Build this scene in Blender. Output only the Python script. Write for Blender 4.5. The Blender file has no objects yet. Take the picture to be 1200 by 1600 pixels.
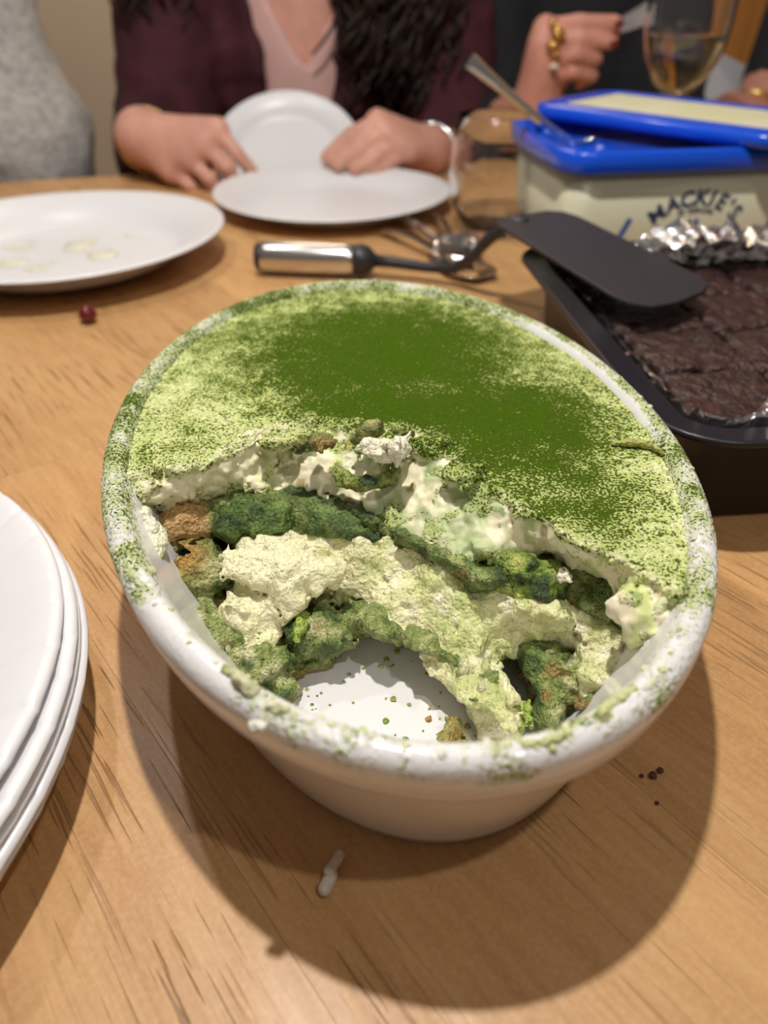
import bpy, bmesh, math, random
import numpy as np
from mathutils import Vector, Matrix, noise as mnoise

# ------------------------------------------------------------------ camera, world, lights, exposure
SC = bpy.context.scene
COL = SC.collection
R = math.radians
cam_d = bpy.data.cameras.new('camera')
cam = bpy.data.objects.new('camera', cam_d); COL.objects.link(cam)
cam.location = (0, 0, .175)
cam.rotation_euler = (R(90 - 36), 0, 0)
cam_d.sensor_fit = 'VERTICAL'; cam_d.sensor_height = 36; cam_d.lens = 36 * 1155 / 1600
cam_d.clip_start = .01; cam_d.clip_end = 30
cam_d.dof.use_dof = True; cam_d.dof.focus_distance = .212; cam_d.dof.aperture_fstop = 8.8
SC.camera = cam
SC.view_settings.view_transform = 'Standard'; SC.view_settings.look = 'None'
SC.view_settings.gamma = 1; SC.view_settings.use_curve_mapping = False
SC.view_settings.exposure = 0.0
W = bpy.data.worlds.new('room_light'); SC.world = W; W.use_nodes = True
W.node_tree.nodes['Background'].inputs[0].default_value = (1.0, .87, .76, 1)
W.node_tree.nodes['Background'].inputs[1].default_value = .15
def lamp(x, y, z, e, r=.011, c=(1, .955, .915)):
    l = bpy.data.lights.new('pendant_bulb', 'POINT'); l.energy = e; l.color = c; l.shadow_soft_size = r
    o = bpy.data.objects.new('pendant_bulb', l); COL.objects.link(o); o.location = (x, y, z)
lamp(-.03, .262, .655, 15.5)          # three bulbs of one pendant bar above the table
lamp(.224, -.04, .655, 3.4)
lamp(-.282, .548, .655, 3.9)

ar = bpy.data.lights.new('wall_fill_light', 'AREA'); ar.energy = 24; ar.size = .5; ar.color = (1, .86, .68)  # unseen area lamp, added to brighten the back wall
ao = bpy.data.objects.new('wall_fill_light', ar); COL.objects.link(ao); ao.location = (-.2, 1.80, 1.55); ao.rotation_euler = (R(40), 0, 0)

# ------------------------------------------------------------------ helpers: tagging and objects
def tag(o, label=None, cat=None, group=None, kind=None):
    if label: o['label'] = label
    if cat: o['category'] = cat
    if group: o['group'] = group
    if kind: o['kind'] = kind
    return o
def empty(name, loc=(0, 0, 0), label=None, cat=None, group=None):
    o = bpy.data.objects.new(name, None); COL.objects.link(o); o.location = loc; o.empty_display_size = .02
    return tag(o, label, cat, group)
def link(name, me, mat, parent=None, smooth=True):
    o = bpy.data.objects.new(name, me); COL.objects.link(o)
    if mat: me.materials.append(mat)
    if smooth: me.polygons.foreach_set('use_smooth', [True] * len(me.polygons))
    if parent:
        o.parent = parent
        o.matrix_parent_inverse = parent_inv(parent)
    return o
def parent_inv(p):
    m = Matrix.Translation(p.location) @ p.rotation_euler.to_matrix().to_4x4()
    if p.parent: m = parent_inv(p.parent).inverted() @ p.matrix_parent_inverse @ m if False else m
    return m.inverted()
def mesh(name, v, f):
    me = bpy.data.meshes.new(name); me.from_pydata([tuple(map(float, p)) for p in v], [], [tuple(map(int, q)) for q in f]); me.update(); return me
def obj(name, v, f, mat, parent=None, smooth=True):
    return link(name, mesh(name, v, f), mat, parent, smooth)

# ------------------------------------------------------------------ materials
def sock(n, *names):
    for k in names:
        if k in n.inputs: return n.inputs[k]
def mat(name, col=(.8, .8, .8), rough=.5, metal=0, bump=0, bscale=100, spec=.5, trans=0, ior=1.45, coat=0, var=0, vscale=20, col2=None, sheen=0, sss=0, attr=None, aniso=None, detail=4):
    m = bpy.data.materials.new(name); m.use_nodes = True; nt = m.node_tree; b = nt.nodes['Principled BSDF']
    b.inputs['Base Color'].default_value = (*col, 1); b.inputs['Roughness'].default_value = rough; b.inputs['Metallic'].default_value = metal
    sock(b, 'Specular IOR Level', 'Specular').default_value = spec; b.inputs['IOR'].default_value = ior
    sock(b, 'Transmission Weight', 'Transmission').default_value = trans
    if coat: sock(b, 'Coat Weight').default_value = coat; sock(b, 'Coat Roughness').default_value = .08
    if sheen: sock(b, 'Sheen Weight').default_value = sheen; sock(b, 'Sheen Roughness').default_value = .4
    if sss:
        sock(b, 'Subsurface Weight').default_value = sss; b.inputs['Subsurface Radius'].default_value = (1, .7, .4); b.inputs['Subsurface Scale'].default_value = .003
    tc = nt.nodes.new('ShaderNodeTexCoord')
    out = None
    if attr:
        a = nt.nodes.new('ShaderNodeAttribute'); a.attribute_name = attr; out = a.outputs['Color']
    if var or col2:
        n = nt.nodes.new('ShaderNodeTexNoise'); n.inputs['Scale'].default_value = vscale; n.inputs['Detail'].default_value = detail
        mp = nt.nodes.new('ShaderNodeMapping'); nt.links.new(tc.outputs['Object'], mp.inputs[0]); nt.links.new(mp.outputs[0], n.inputs['Vector'])
        if aniso: mp.inputs['Scale'].default_value = aniso
        if col2:
            mr = nt.nodes.new('ShaderNodeMapRange'); nt.links.new(n.outputs[0], mr.inputs[0]); mr.inputs[1].default_value = .5 - (var or .2); mr.inputs[2].default_value = .5 + (var or .2)
            mx = nt.nodes.new('ShaderNodeMix'); mx.data_type = 'RGBA'; nt.links.new(mr.outputs[0], mx.inputs[0])
            mx.inputs[6].default_value = (*col, 1); mx.inputs[7].default_value = (*col2, 1); out = mx.outputs[2]
        else:
            mr = nt.nodes.new('ShaderNodeMapRange'); nt.links.new(n.outputs[0], mr.inputs[0]); mr.inputs[1].default_value = .3; mr.inputs[2].default_value = .7
            mr.inputs[3].default_value = 1 - var; mr.inputs[4].default_value = 1 + var
            mx = nt.nodes.new('ShaderNodeVectorMath'); mx.operation = 'SCALE'
            if out: nt.links.new(out, mx.inputs[0])
            else: mx.inputs[0].default_value = col
            nt.links.new(mr.outputs[0], mx.inputs['Scale']); out = mx.outputs[0]
    if out: nt.links.new(out, b.inputs['Base Color'])
    if bump:
        n = nt.nodes.new('ShaderNodeTexNoise'); n.inputs['Scale'].default_value = bscale; n.inputs['Detail'].default_value = 4
        nt.links.new(tc.outputs['Object'], n.inputs['Vector'])
        bp = nt.nodes.new('ShaderNodeBump'); bp.inputs['Distance'].default_value = bump; nt.links.new(n.outputs[0], bp.inputs['Height']); nt.links.new(bp.outputs[0], b.inputs['Normal'])
    return m

def N(nt, t, **kw):
    n = nt.nodes.new(t)
    for k, v in kw.items():
        if k.startswith('i_'): n.inputs[k[2:].replace('_', ' ')].default_value = v
        elif k.startswith('n'): n.inputs[int(k[1:])].default_value = v
        else: setattr(n, k, v)
    return n
def math_(nt, op, a, b=None, clamp=False):
    n = nt.nodes.new('ShaderNodeMath'); n.operation = op; n.use_clamp = clamp
    for i, x in enumerate((a, b)):
        if x is None: continue
        if hasattr(x, 'is_linked'): nt.links.new(x, n.inputs[i])
        else: n.inputs[i].default_value = x
    return n.outputs[0]
def mixc(nt, f, a, b):
    n = nt.nodes.new('ShaderNodeMix'); n.data_type = 'RGBA'
    for i, x in ((0, f), (6, a), (7, b)):
        if hasattr(x, 'is_linked'): nt.links.new(x, n.inputs[i])
        elif i == 0: n.inputs[0].default_value = x
        else: n.inputs[i].default_value = (*x, 1)
    return n.outputs[2]
def rng(nt, x, a, b, c=0, d=1):
    n = nt.nodes.new('ShaderNodeMapRange'); nt.links.new(x, n.inputs[0])
    for i, v in zip((1, 2, 3, 4), (a, b, c, d)): n.inputs[i].default_value = v
    return n.outputs[0]

def wood_mat():
    m = bpy.data.materials.new('oiled_table_wood'); m.use_nodes = True; nt = m.node_tree; b = nt.nodes['Principled BSDF']
    tc = N(nt, 'ShaderNodeTexCoord'); oi = N(nt, 'ShaderNodeObjectInfo')
    mp = N(nt, 'ShaderNodeMapping'); mp.vector_type = 'POINT'; mp.inputs['Rotation'].default_value = (0, 0, R(52))
    nt.links.new(tc.outputs['Object'], mp.inputs[0])
    off = N(nt, 'ShaderNodeVectorMath', operation='MULTIPLY_ADD'); nt.links.new(oi.outputs['Random'], off.inputs[0]); off.inputs[1].default_value = (3, 7, 5); nt.links.new(mp.outputs[0], off.inputs[2])
    def nz(scale, st, det=4, dist=0):
        q = N(nt, 'ShaderNodeMapping'); q.inputs['Scale'].default_value = st; nt.links.new(off.outputs[0], q.inputs[0])
        n = N(nt, 'ShaderNodeTexNoise'); n.inputs['Scale'].default_value = scale; n.inputs['Detail'].default_value = det; n.inputs['Distortion'].default_value = dist
        nt.links.new(q.outputs[0], n.inputs['Vector']); return n.outputs[0]
    big = nz(9, (.35, 1, 1), 3, .6); grain = nz(60, (.10, 1, 1), 5, .4); fine = nz(420, (.12, 1, 1), 3); spot = nz(700, (1, 1, 1), 2)
    pore = nz(900, (.035, 1, 1), 1); pmask = nz(22, (.6, 1, 1), 2)
    c = mixc(nt, rng(nt, big, .3, .7), (.47, .245, .088), (.60, .35, .145))
    c = mixc(nt, rng(nt, grain, .35, .75), c, (.44, .215, .075))
    c = mixc(nt, math_(nt, 'MULTIPLY', rng(nt, fine, .35, .7), .35), c, (.70, .44, .19))
    c = mixc(nt, math_(nt, 'MULTIPLY', rng(nt, spot, .4, .7), .22), c, (.74, .50, .26))
    pm = math_(nt, 'MULTIPLY', rng(nt, pore, .62, .67), rng(nt, pmask, .40, .62))
    c = mixc(nt, math_(nt, 'MULTIPLY', pm, .7), c, (.17, .07, .02))
    hs = N(nt, 'ShaderNodeHueSaturation'); nt.links.new(c, hs.inputs['Color']); nt.links.new(rng(nt, oi.outputs['Random'], 0, 1, .88, 1.10), hs.inputs['Value'])
    nt.links.new(hs.outputs[0], b.inputs['Base Color'])
    b.inputs['Roughness'].default_value = .42; sock(b, 'Specular IOR Level').default_value = .4
    nt.links.new(rng(nt, grain, .3, .7, .36, .5), b.inputs['Roughness'])
    bp = N(nt, 'ShaderNodeBump'); bp.inputs['Distance'].default_value = .0003
    h = math_(nt, 'SUBTRACT', math_(nt, 'MULTIPLY', fine, .5), pm); nt.links.new(h, bp.inputs['Height']); nt.links.new(bp.outputs[0], b.inputs['Normal'])
    return m

def matcha_mat(name, bare, dens_attr='dens', scale=1250, glossy=.6, bump=.0006):
    """a base colour dusted with green powder; how much lies where is a painted property of the thing"""
    m = bpy.data.materials.new(name); m.use_nodes = True; nt = m.node_tree; b = nt.nodes['Principled BSDF']
    tc = N(nt, 'ShaderNodeTexCoord'); at = N(nt, 'ShaderNodeAttribute', attribute_name=dens_attr); ac = N(nt, 'ShaderNodeAttribute', attribute_name='col')
    def nz(s, det=2):
        n = N(nt, 'ShaderNodeTexNoise'); n.inputs['Scale'].default_value = s; n.inputs['Detail'].default_value = det; nt.links.new(tc.outputs['Object'], n.inputs['Vector']); return n.outputs[0]
    n1 = nz(scale, 1.5); n2 = nz(scale * .55, 2); n3 = nz(260, 4); n4 = nz(90, 3)
    d = at.outputs['Fac']
    dd = math_(nt, 'ADD', d, math_(nt, 'MULTIPLY', math_(nt, 'SUBTRACT', n4, .5), .7))
    dd = math_(nt, 'ADD', dd, math_(nt, 'MULTIPLY', math_(nt, 'SUBTRACT', n3, .5), .6))
    has = rng(nt, d, .02, .12)
    # light dust film, then dark grains
    film = math_(nt, 'MULTIPLY', rng(nt, math_(nt, 'ADD', n2, math_(nt, 'MULTIPLY', dd, .7)), .52, .85), has)
    c0 = ac.outputs['Color'] if bare is None else bare
    c1 = mixc(nt, math_(nt, 'MULTIPLY', film, .75), c0, (.46, .54, .15))
    c1 = mixc(nt, math_(nt, 'MULTIPLY', rng(nt, math_(nt, 'ADD', dd, math_(nt, 'MULTIPLY', math_(nt, 'SUBTRACT', n2, .5), .8)), .42, .95), math_(nt, 'MULTIPLY', has, .92)), c1, (.17, .235, .022))
    g = math_(nt, 'ADD', n1, math_(nt, 'MULTIPLY', math_(nt, 'SUBTRACT', dd, .5), .42))
    grains = math_(nt, 'MULTIPLY', rng(nt, g, .515, .575), has)
    c2 = mixc(nt, math_(nt, 'MULTIPLY', grains, .92), c1, mixc(nt, n3, (.018, .036, .002), (.050, .088, .004)))
    solid = rng(nt, math_(nt, 'ADD', dd, math_(nt, 'MULTIPLY', math_(nt, 'SUBTRACT', n1, .5), 1.4)), .85, 1.25)
    c3 = mixc(nt, math_(nt, 'MULTIPLY', solid, .8), c2, mixc(nt, n1, (.014, .048, .001), (.075, .150, .004)))
    nt.links.new(c3, b.inputs['Base Color'])
    cov = math_(nt, 'MAXIMUM', grains, math_(nt, 'MULTIPLY', film, .8))
    nt.links.new(rng(nt, cov, 0, 1, glossy, .92), b.inputs['Roughness'])
    nt.links.new(rng(nt, cov, 0, 1, .5, .04), sock(b, 'Specular IOR Level'))
    bp = N(nt, 'ShaderNodeBump'); bp.inputs['Distance'].default_value = bump
    nt.links.new(math_(nt, 'MULTIPLY', math_(nt, 'ADD', n1, n2), cov), bp.inputs['Height']); nt.links.new(bp.outputs[0], b.inputs['Normal'])
    return m

WOOD = wood_mat()
PORCELAIN = matcha_mat('white_glazed_stoneware_with_powder', (.72, .71, .70), glossy=.16, scale=1300)
CREAM_TOP = matcha_mat('matcha_dusted_cream', None, glossy=.5)
def organic(name, bumps, rough_, var, vs, spec=.5):
    m = mat(name, (.5, .5, .3), rough_, attr='col', var=var, vscale=vs, spec=spec); nt = m.node_tree; b = nt.nodes['Principled BSDF']; tc = N(nt, 'ShaderNodeTexCoord'); last = None
    for kind, dist, sc in bumps:
        n = N(nt, 'ShaderNodeTexNoise' if kind == 'n' else 'ShaderNodeTexVoronoi'); n.inputs['Scale'].default_value = sc
        if kind == 'n': n.inputs['Detail'].default_value = 5
        nt.links.new(tc.outputs['Object'], n.inputs['Vector'])
        bp = N(nt, 'ShaderNodeBump'); bp.inputs['Distance'].default_value = dist; bp.invert = kind == 'v'
        nt.links.new(n.outputs[0], bp.inputs['Height'])
        if last: nt.links.new(last, bp.inputs['Normal'])
        last = bp.outputs[0]
    nt.links.new(last, b.inputs['Normal']); return m
CREAM = organic('whipped_cream', [('n', .0016, 260), ('v', .0005, 750), ('n', .0006, 1400)], .36, .10, 700)
SPONGE = organic('soaked_sponge', [('n', .0016, 330), ('v', .0008, 900), ('n', .0008, 1600)], .36, .30, 900)
PAPER = mat('coated_white_paper', (.72, .715, .72), .33, bump=.00015, bscale=60, spec=.5)
PAPER_BACK = mat('uncoated_paper_pulp', (.72, .62, .50), .7)
STEEL = mat('brushed_steel', (.62, .60, .57), .24, metal=1)
CHROME = mat('polished_cutlery_steel', (.70, .68, .66), .12, metal=1)
BLACKNYLON = mat('matte_black_nylon', (.022, .022, .026), .42, bump=.0001, bscale=900)
TINMAT = mat('dark_nonstick_coating', (.022, .020, .024), .34, metal=.25, bump=.0001, bscale=300)
FOIL = mat('crumpled_foil', (.85, .85, .86), .17, metal=1, bump=.002, bscale=140)
BROWNIE = mat('brownie_crust', (.022, .009, .008), .45, var=.2, vscale=130, col2=(.060, .025, .019), bump=.004, bscale=200, spec=.5)
BLUE = mat('glossy_blue_plastic', (.004, .075, .62), .22, coat=.3)
TUBCREAM = mat('cream_printed_plastic', (.54, .53, .37), .34, col2=(.62, .60, .44), var=.3, vscale=9)
INK = mat('navy_ink', (.03, .06, .16), .5)
INKBLUE = mat('blue_ink', (.04, .13, .45), .5)
GLASS = mat('clear_glass', (1, 1, 1), .0, trans=1, ior=1.45)
WINE = mat('pale_white_wine', (.93, .80, .50), .0, trans=1, ior=1.33)
def skin_mat(name, c):
    return mat(name, c, .45, var=.12, vscale=45, bump=.0004, bscale=260, spec=.35, sss=.12)
SKIN = skin_mat('fair_skin', (.60, .31, .23))
SKIN2 = skin_mat('rosy_skin', (.55, .25, .18))
SKINSHADED = skin_mat('shaded_chest_skin', (.34, .155, .10))  # fair skin with the chest's shade put into its colour; not assigned
BURG = mat('burgundy_velvet', (.044, .006, .011), .85, bump=.002, bscale=60, sheen=0, var=.3, vscale=30)
PINK = mat('pale_pink_lining', (.62, .37, .33), .6)
GREYKNIT = mat('grey_marl_knit', (.40, .38, .355), .95, bump=.003, bscale=240, var=.25, vscale=120)
BLACKCLOTH = mat('black_knit_top', (.010, .011, .014), .9, bump=.001, bscale=200)
NAVYCLOTH = mat('dark_navy_sleeve', (.012, .018, .028), .9, bump=.001, bscale=200)
HAIR = mat('dark_brown_hair', (.018, .009, .005), .45, spec=.3)
GOLD = mat('gold', (.85, .58, .18), .2, metal=1)
SILVER = mat('silver', (.8, .8, .78), .2, metal=1)
CARD = mat('grey_paper', (.42, .41, .42), .7)
NAIL = mat('dark_red_nail_polish', (.16, .01, .02), .15)
WALLP = mat('warm_beige_wall_paint', (.60, .48, .36), .9, bump=.001, bscale=80)
ORANGE = mat('orange_brown_wood_door', (.52, .22, .045), .45, var=.15, vscale=6, aniso=(6, 6, .5))
FLOORM = mat('dark_floor_boards', (.10, .06, .035), .6, var=.3, vscale=5)
LEGM = mat('dark_table_frame', (.16, .085, .035), .5, var=.2, vscale=14, aniso=(1, 1, .2))
BERRY = mat('dark_red_berry', (.13, .004, .006), .08, coat=.6)
RICE = mat('cooked_rice', (.62, .56, .47), .3, sss=.2)
CRUMBM = mat('brownie_crumb', (.09, .03, .02), .6, bump=.001, bscale=500)

# ------------------------------------------------------------------ numpy noise and implicit surfaces
rs = np.random.RandomState(7)
TAB = rs.rand(64, 64, 64).astype(np.float32)
def vn(x, y, z, s, seed=0):
    """value noise, cell size s, -1..1"""
    o = seed * 13.37
    x = x / s + o; y = y / s + o * 1.7; z = z / s + o * .6
    xi = np.floor(x).astype(np.int32); yi = np.floor(y).astype(np.int32); zi = np.floor(z).astype(np.int32)
    fx = x - xi; fy = y - yi; fz = z - zi
    fx = fx * fx * (3 - 2 * fx); fy = fy * fy * (3 - 2 * fy); fz = fz * fz * (3 - 2 * fz)
    a = xi & 63; b = yi & 63; c = zi & 63; a1 = (a + 1) & 63; b1 = (b + 1) & 63; c1 = (c + 1) & 63
    T = TAB
    v00 = T[a, b, c] * (1 - fx) + T[a1, b, c] * fx; v10 = T[a, b1, c] * (1 - fx) + T[a1, b1, c] * fx
    v01 = T[a, b, c1] * (1 - fx) + T[a1, b, c1] * fx; v11 = T[a, b1, c1] * (1 - fx) + T[a1, b1, c1] * fx
    v0 = v00 * (1 - fy) + v10 * fy; v1 = v01 * (1 - fy) + v11 * fy
    return (v0 * (1 - fz) + v1 * fz) * 2 - 1
def fb(x, y, z, s, seed=0, o=3):
    r = 0; a = 1.; t = 0
    for i in range(o):
        r = r + a * vn(x, y, z, s / 2 ** i, seed + i); t += a; a *= .5
    return r / t
def grid(lo, hi, h):
    ax = [np.arange(l, u + h, h, dtype=np.float32) for l, u in zip(lo, hi)]
    return np.meshgrid(*ax, indexing='ij'), np.array(lo, np.float32)
def surfnet(F, lo, h):
    nx, ny, nz = F.shape; S = F < 0
    C = np.zeros((nx - 1, ny - 1, nz - 1), np.int8)
    for i in (0, 1):
        for j in (0, 1):
            for k in (0, 1): C += S[i:nx - 1 + i, j:ny - 1 + j, k:nz - 1 + k]
    act = (C > 0) & (C < 8)
    I, J, K = np.nonzero(act); n = len(I)
    idx = -np.ones(act.shape, np.int32); idx[I, J, K] = np.arange(n)
    P = np.zeros((n, 3)); cnt = np.zeros(n)
    cs = [(i, j, k) for i in (0, 1) for j in (0, 1) for k in (0, 1)]
    val = {c: F[I + c[0], J + c[1], K + c[2]].astype(np.float64) for c in cs}
    for c in cs:
        for a in range(3):
            if c[a]: continue
            d = list(c); d[a] = 1; d = tuple(d); f0 = val[c]; f1 = val[d]
            x = (f0 < 0) != (f1 < 0); t = np.where(x, f0 / np.where(x, f0 - f1, 1), 0)
            for q in range(3): P[:, q] += np.where(x, c[q] + (t if q == a else 0), 0)
            cnt += x
    P /= cnt[:, None]
    V = (P + np.stack([I, J, K], 1)) * h + lo
    Q = []
    for a in range(3):
        s0 = [slice(None)] * 3; s1 = [slice(None)] * 3
        s0[a] = slice(0, -1); s1[a] = slice(1, None)
        A = S[tuple(s0)]; B = S[tuple(s1)]
        X = np.argwhere(A != B)
        b, c = [(1, 2), (2, 0), (0, 1)][a]
        X = X[(X[:, b] > 0) & (X[:, c] > 0) & (X[:, b] < F.shape[b] - 1) & (X[:, c] < F.shape[c] - 1)]
        ins = A[X[:, 0], X[:, 1], X[:, 2]]
        def ci(db, dc):
            Y = X.copy(); Y[:, b] -= db; Y[:, c] -= dc; return idx[Y[:, 0], Y[:, 1], Y[:, 2]]
        q = np.stack([ci(1, 1), ci(0, 1), ci(0, 0), ci(1, 0)], 1)
        q[~ins] = q[~ins][:, ::-1]; Q.append(q)
    return V, np.concatenate(Q)
def npmesh(name, V, Q, flat=False):
    me = bpy.data.meshes.new(name); n = len(V); m = len(Q); k = Q.shape[1]
    me.vertices.add(n); me.vertices.foreach_set('co', V.astype(np.float32).ravel())
    me.loops.add(m * k); me.loops.foreach_set('vertex_index', Q.astype(np.int32).ravel())
    me.polygons.add(m); me.polygons.foreach_set('loop_start', np.arange(0, m * k, k, dtype=np.int32))
    me.update(calc_edges=True); me.validate()
    return me
def setcol(me, c, name='col'):
    a = me.attributes.new(name, 'FLOAT_COLOR', 'POINT'); d = np.ones((len(me.vertices), 4), np.float32); d[:, :3] = c; a.data.foreach_set('color', d.ravel())
def setf(me, v, name='dens'):
    a = me.attributes.new(name, 'FLOAT', 'POINT'); a.data.foreach_set('value', np.ascontiguousarray(v, np.float32))
def rough(F, X, Y, Z, terms, seed=0):
    """adds noise to a distance field near its surface: terms = (amplitude, cell)"""
    amp = sum(a for a, s in terms); B = np.abs(F) < amp * 1.3 + .002
    x, y, z = X[B], Y[B], Z[B]; d = np.zeros(len(x), np.float32)
    for i, (a, s) in enumerate(terms): d += a * vn(x, y, z, s, seed + i * 3)
    F[B] += d; return F
def smax(a, b, k): return np.maximum(a, b) + np.maximum(k - np.abs(a - b), 0) ** 2 / (4 * k)
def smin(a, b, k): return np.minimum(a, b) - np.maximum(k - np.abs(a - b), 0) ** 2 / (4 * k)
def cap(X, Y, Z, a, b, ra, rb):
    a = np.array(a, float); d = np.array(b, float) - a; L = max((d ** 2).sum(), 1e-12)
    t = np.clip(((X - a[0]) * d[0] + (Y - a[1]) * d[1] + (Z - a[2]) * d[2]) / L, 0, 1).astype(np.float32)
    return np.sqrt((X - a[0] - t * d[0]) ** 2 + (Y - a[1] - t * d[1]) ** 2 + (Z - a[2] - t * d[2]) ** 2) - (ra + (rb - ra) * t)
def ell(X, Y, Z, c, r, rot=0):
    ca, sa = math.cos(rot), math.sin(rot); x = X - c[0]; y = Y - c[1]; z = Z - c[2]
    u = x * ca + y * sa; v = -x * sa + y * ca
    k = np.sqrt((u / r[0]) ** 2 + (v / r[1]) ** 2 + (z / r[2]) ** 2); return (k - 1) * min(r)
def polysd(X, Y, poly):
    P = np.array(poly, float); Q = np.roll(P, -1, 0); d = np.full(X.shape, 1e9); ins = np.zeros(X.shape, bool)
    for (ax, ay), (bx, by) in zip(P, Q):
        ex, ey = bx - ax, by - ay; wx, wy = X - ax, Y - ay
        t = np.clip((wx * ex + wy * ey) / (ex * ex + ey * ey + 1e-15), 0, 1)
        d = np.minimum(d, (wx - ex * t) ** 2 + (wy - ey * t) ** 2)
        if ey != 0:
            c = ((ay <= Y) != (by <= Y)) & (X < ax + (Y - ay) * ex / ey); ins ^= c
    return np.where(ins, -np.sqrt(d), np.sqrt(d)).astype(np.float32)
def mixa(a, b, t): t = np.clip(t, 0, 1)[:, None]; return a * (1 - t) + np.array(b) * t
def sst(x, a, b): t = np.clip((x - a) / (b - a), 0, 1); return t * t * (3 - 2 * t)
def limb(name, cones, mt, parent, h, k=.006, terms=(), seed=0, pad=.01, color=None, extra=None):
    """one continuous skin over a chain of round cones (a, b, ra, rb)"""
    P = np.array([c[0] for c in cones] + [c[1] for c in cones]); r = max(max(c[2], c[3]) for c in cones)
    (X, Y, Z), lo = grid(P.min(0) - r - pad, P.max(0) + r + pad, h)
    F = None
    for c in cones:
        f = cap(X, Y, Z, *c[:4]); kk = c[4] if len(c) > 4 else k
        F = f if F is None else smin(F, f, kk)
    if extra is not None: F = extra(F, X, Y, Z)
    if terms: F = rough(F, X, Y, Z, terms, seed)
    V, Q = surfnet(F, lo, h); me = npmesh(name, V, Q)
    return link(name, me, mt, parent)

# ------------------------------------------------------------------ helpers: plain meshes
def tube(path, rad, seg=12, closed=False):
    P = [Vector(p) for p in path]; n = len(P); v = []; f = []
    rr = rad if isinstance(rad, (list, tuple)) else [rad] * n
    up = Vector((0, 0, 1)); last = None
    for i, p in enumerate(P):
        t = (P[(i + 1) % n] - P[i - 1]) if closed else (P[min(i + 1, n - 1)] - P[max(i - 1, 0)])
        t.normalize()
        a = last if last is not None else (up if abs(t.z) < .95 else Vector((1, 0, 0)))
        x = (a - t * a.dot(t)).normalized(); last = x; y = t.cross(x)
        for k in range(seg):
            w = 2 * math.pi * k / seg; v.append(p + (x * math.cos(w) + y * math.sin(w)) * rr[i])
    m = n if closed else n - 1
    for i in range(m):
        for k in range(seg):
            a = i * seg + k; b = i * seg + (k + 1) % seg; c = ((i + 1) % n) * seg + (k + 1) % seg; d = ((i + 1) % n) * seg + k; f.append((a, b, c, d))
    if not closed: f.append(tuple(range(seg))[::-1]); f.append(tuple((n - 1) * seg + k for k in range(seg)))
    return v, f
def join(*vf):
    v = []; f = []
    for a, b in vf:
        o = len(v); v += list(a); f += [tuple(i + o for i in q) for q in b]
    return v, f
def lathe(prof, seg=64, fn=None, loc=(0, 0, 0)):
    v = []; f = []; n = len(prof)
    for i, (r, z) in enumerate(prof):
        for k in range(seg):
            w = 2 * math.pi * k / seg; p = [r * math.cos(w), r * math.sin(w), z]
            if fn: p = fn(p, r, w)
            v.append((p[0] + loc[0], p[1] + loc[1], p[2] + loc[2]))
    for i in range(n - 1):
        for k in range(seg): f.append((i * seg + k, i * seg + (k + 1) % seg, (i + 1) * seg + (k + 1) % seg, (i + 1) * seg + k))
    return v, f
def box(c, s, rot=0, taper=0):
    v = []; ca, sa = math.cos(rot), math.sin(rot)
    for z in (-.5, .5):
        for x, y in ((-.5, -.5), (.5, -.5), (.5, .5), (-.5, .5)):
            q = 1 - taper * (.5 - z); X = x * s[0] * q; Y = y * s[1] * q; v.append((c[0] + X * ca - Y * sa, c[1] + X * sa + Y * ca, c[2] + z * s[2]))
    return v, [(0, 3, 2, 1), (4, 5, 6, 7), (0, 1, 5, 4), (1, 2, 6, 5), (2, 3, 7, 6), (3, 0, 4, 7)]
def bevel(me, w, seg=2):
    bm = bmesh.new(); bm.from_mesh(me); bmesh.ops.bevel(bm, geom=list(bm.edges), offset=w, segments=seg, affect='EDGES', profile=.5); bm.to_mesh(me); bm.free()
def rrect(w, d, r, n=6, inset=0):
    """rounded rectangle outline, ccw"""
    w -= 2 * inset; d -= 2 * inset; r = max(r - inset, .001); o = []
    for cx, cy, a in ((w / 2 - r, d / 2 - r, 0), (-w / 2 + r, d / 2 - r, 90), (-w / 2 + r, -d / 2 + r, 180), (w / 2 - r, -d / 2 + r, 270)):
        for i in range(n + 1): t = R(a + 90 * i / n); o.append((cx + r * math.cos(t), cy + r * math.sin(t)))
    return o
def loft(rings, capb=False, capt=False):
    v = []; f = []; n = len(rings[0])
    for r in rings: v += list(r)
    for i in range(len(rings) - 1):
        for k in range(n): f.append((i * n + k, i * n + (k + 1) % n, (i + 1) * n + (k + 1) % n, (i + 1) * n + k))
    if capb: f.append(tuple(range(n))[::-1])
    if capt: f.append(tuple((len(rings) - 1) * n + k for k in range(n)))
    return v, f
def xf(v, loc=(0, 0, 0), rot=(0, 0, 0)):
    from mathutils import Euler
    M = Matrix.Translation(loc) @ Euler(rot).to_matrix().to_4x4(); return [tuple(M @ Vector(p)) for p in v]

# ------------------------------------------------------------------ the setting
o = obj('wall_back', *box((.2, 2.35, .55), (6, .1, 2.6)), WALLP, smooth=False); tag(o, kind='structure')
o = obj('floor', *box((.2, .4, -.76), (6, 4, .04)), FLOORM, smooth=False); tag(o, kind='structure')
dr = obj('door_1', *box((1.30, 2.28, .28), (1.0, .05, 2.04)), ORANGE, smooth=False); tag(dr, kind='structure')
for dx in (-.25, .25):
    for dz in (-.45, .45): obj('door_panel', *box((1.30 + dx, 2.25, .28 + dz), (.36, .02, .72)), ORANGE, dr, smooth=False)

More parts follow.
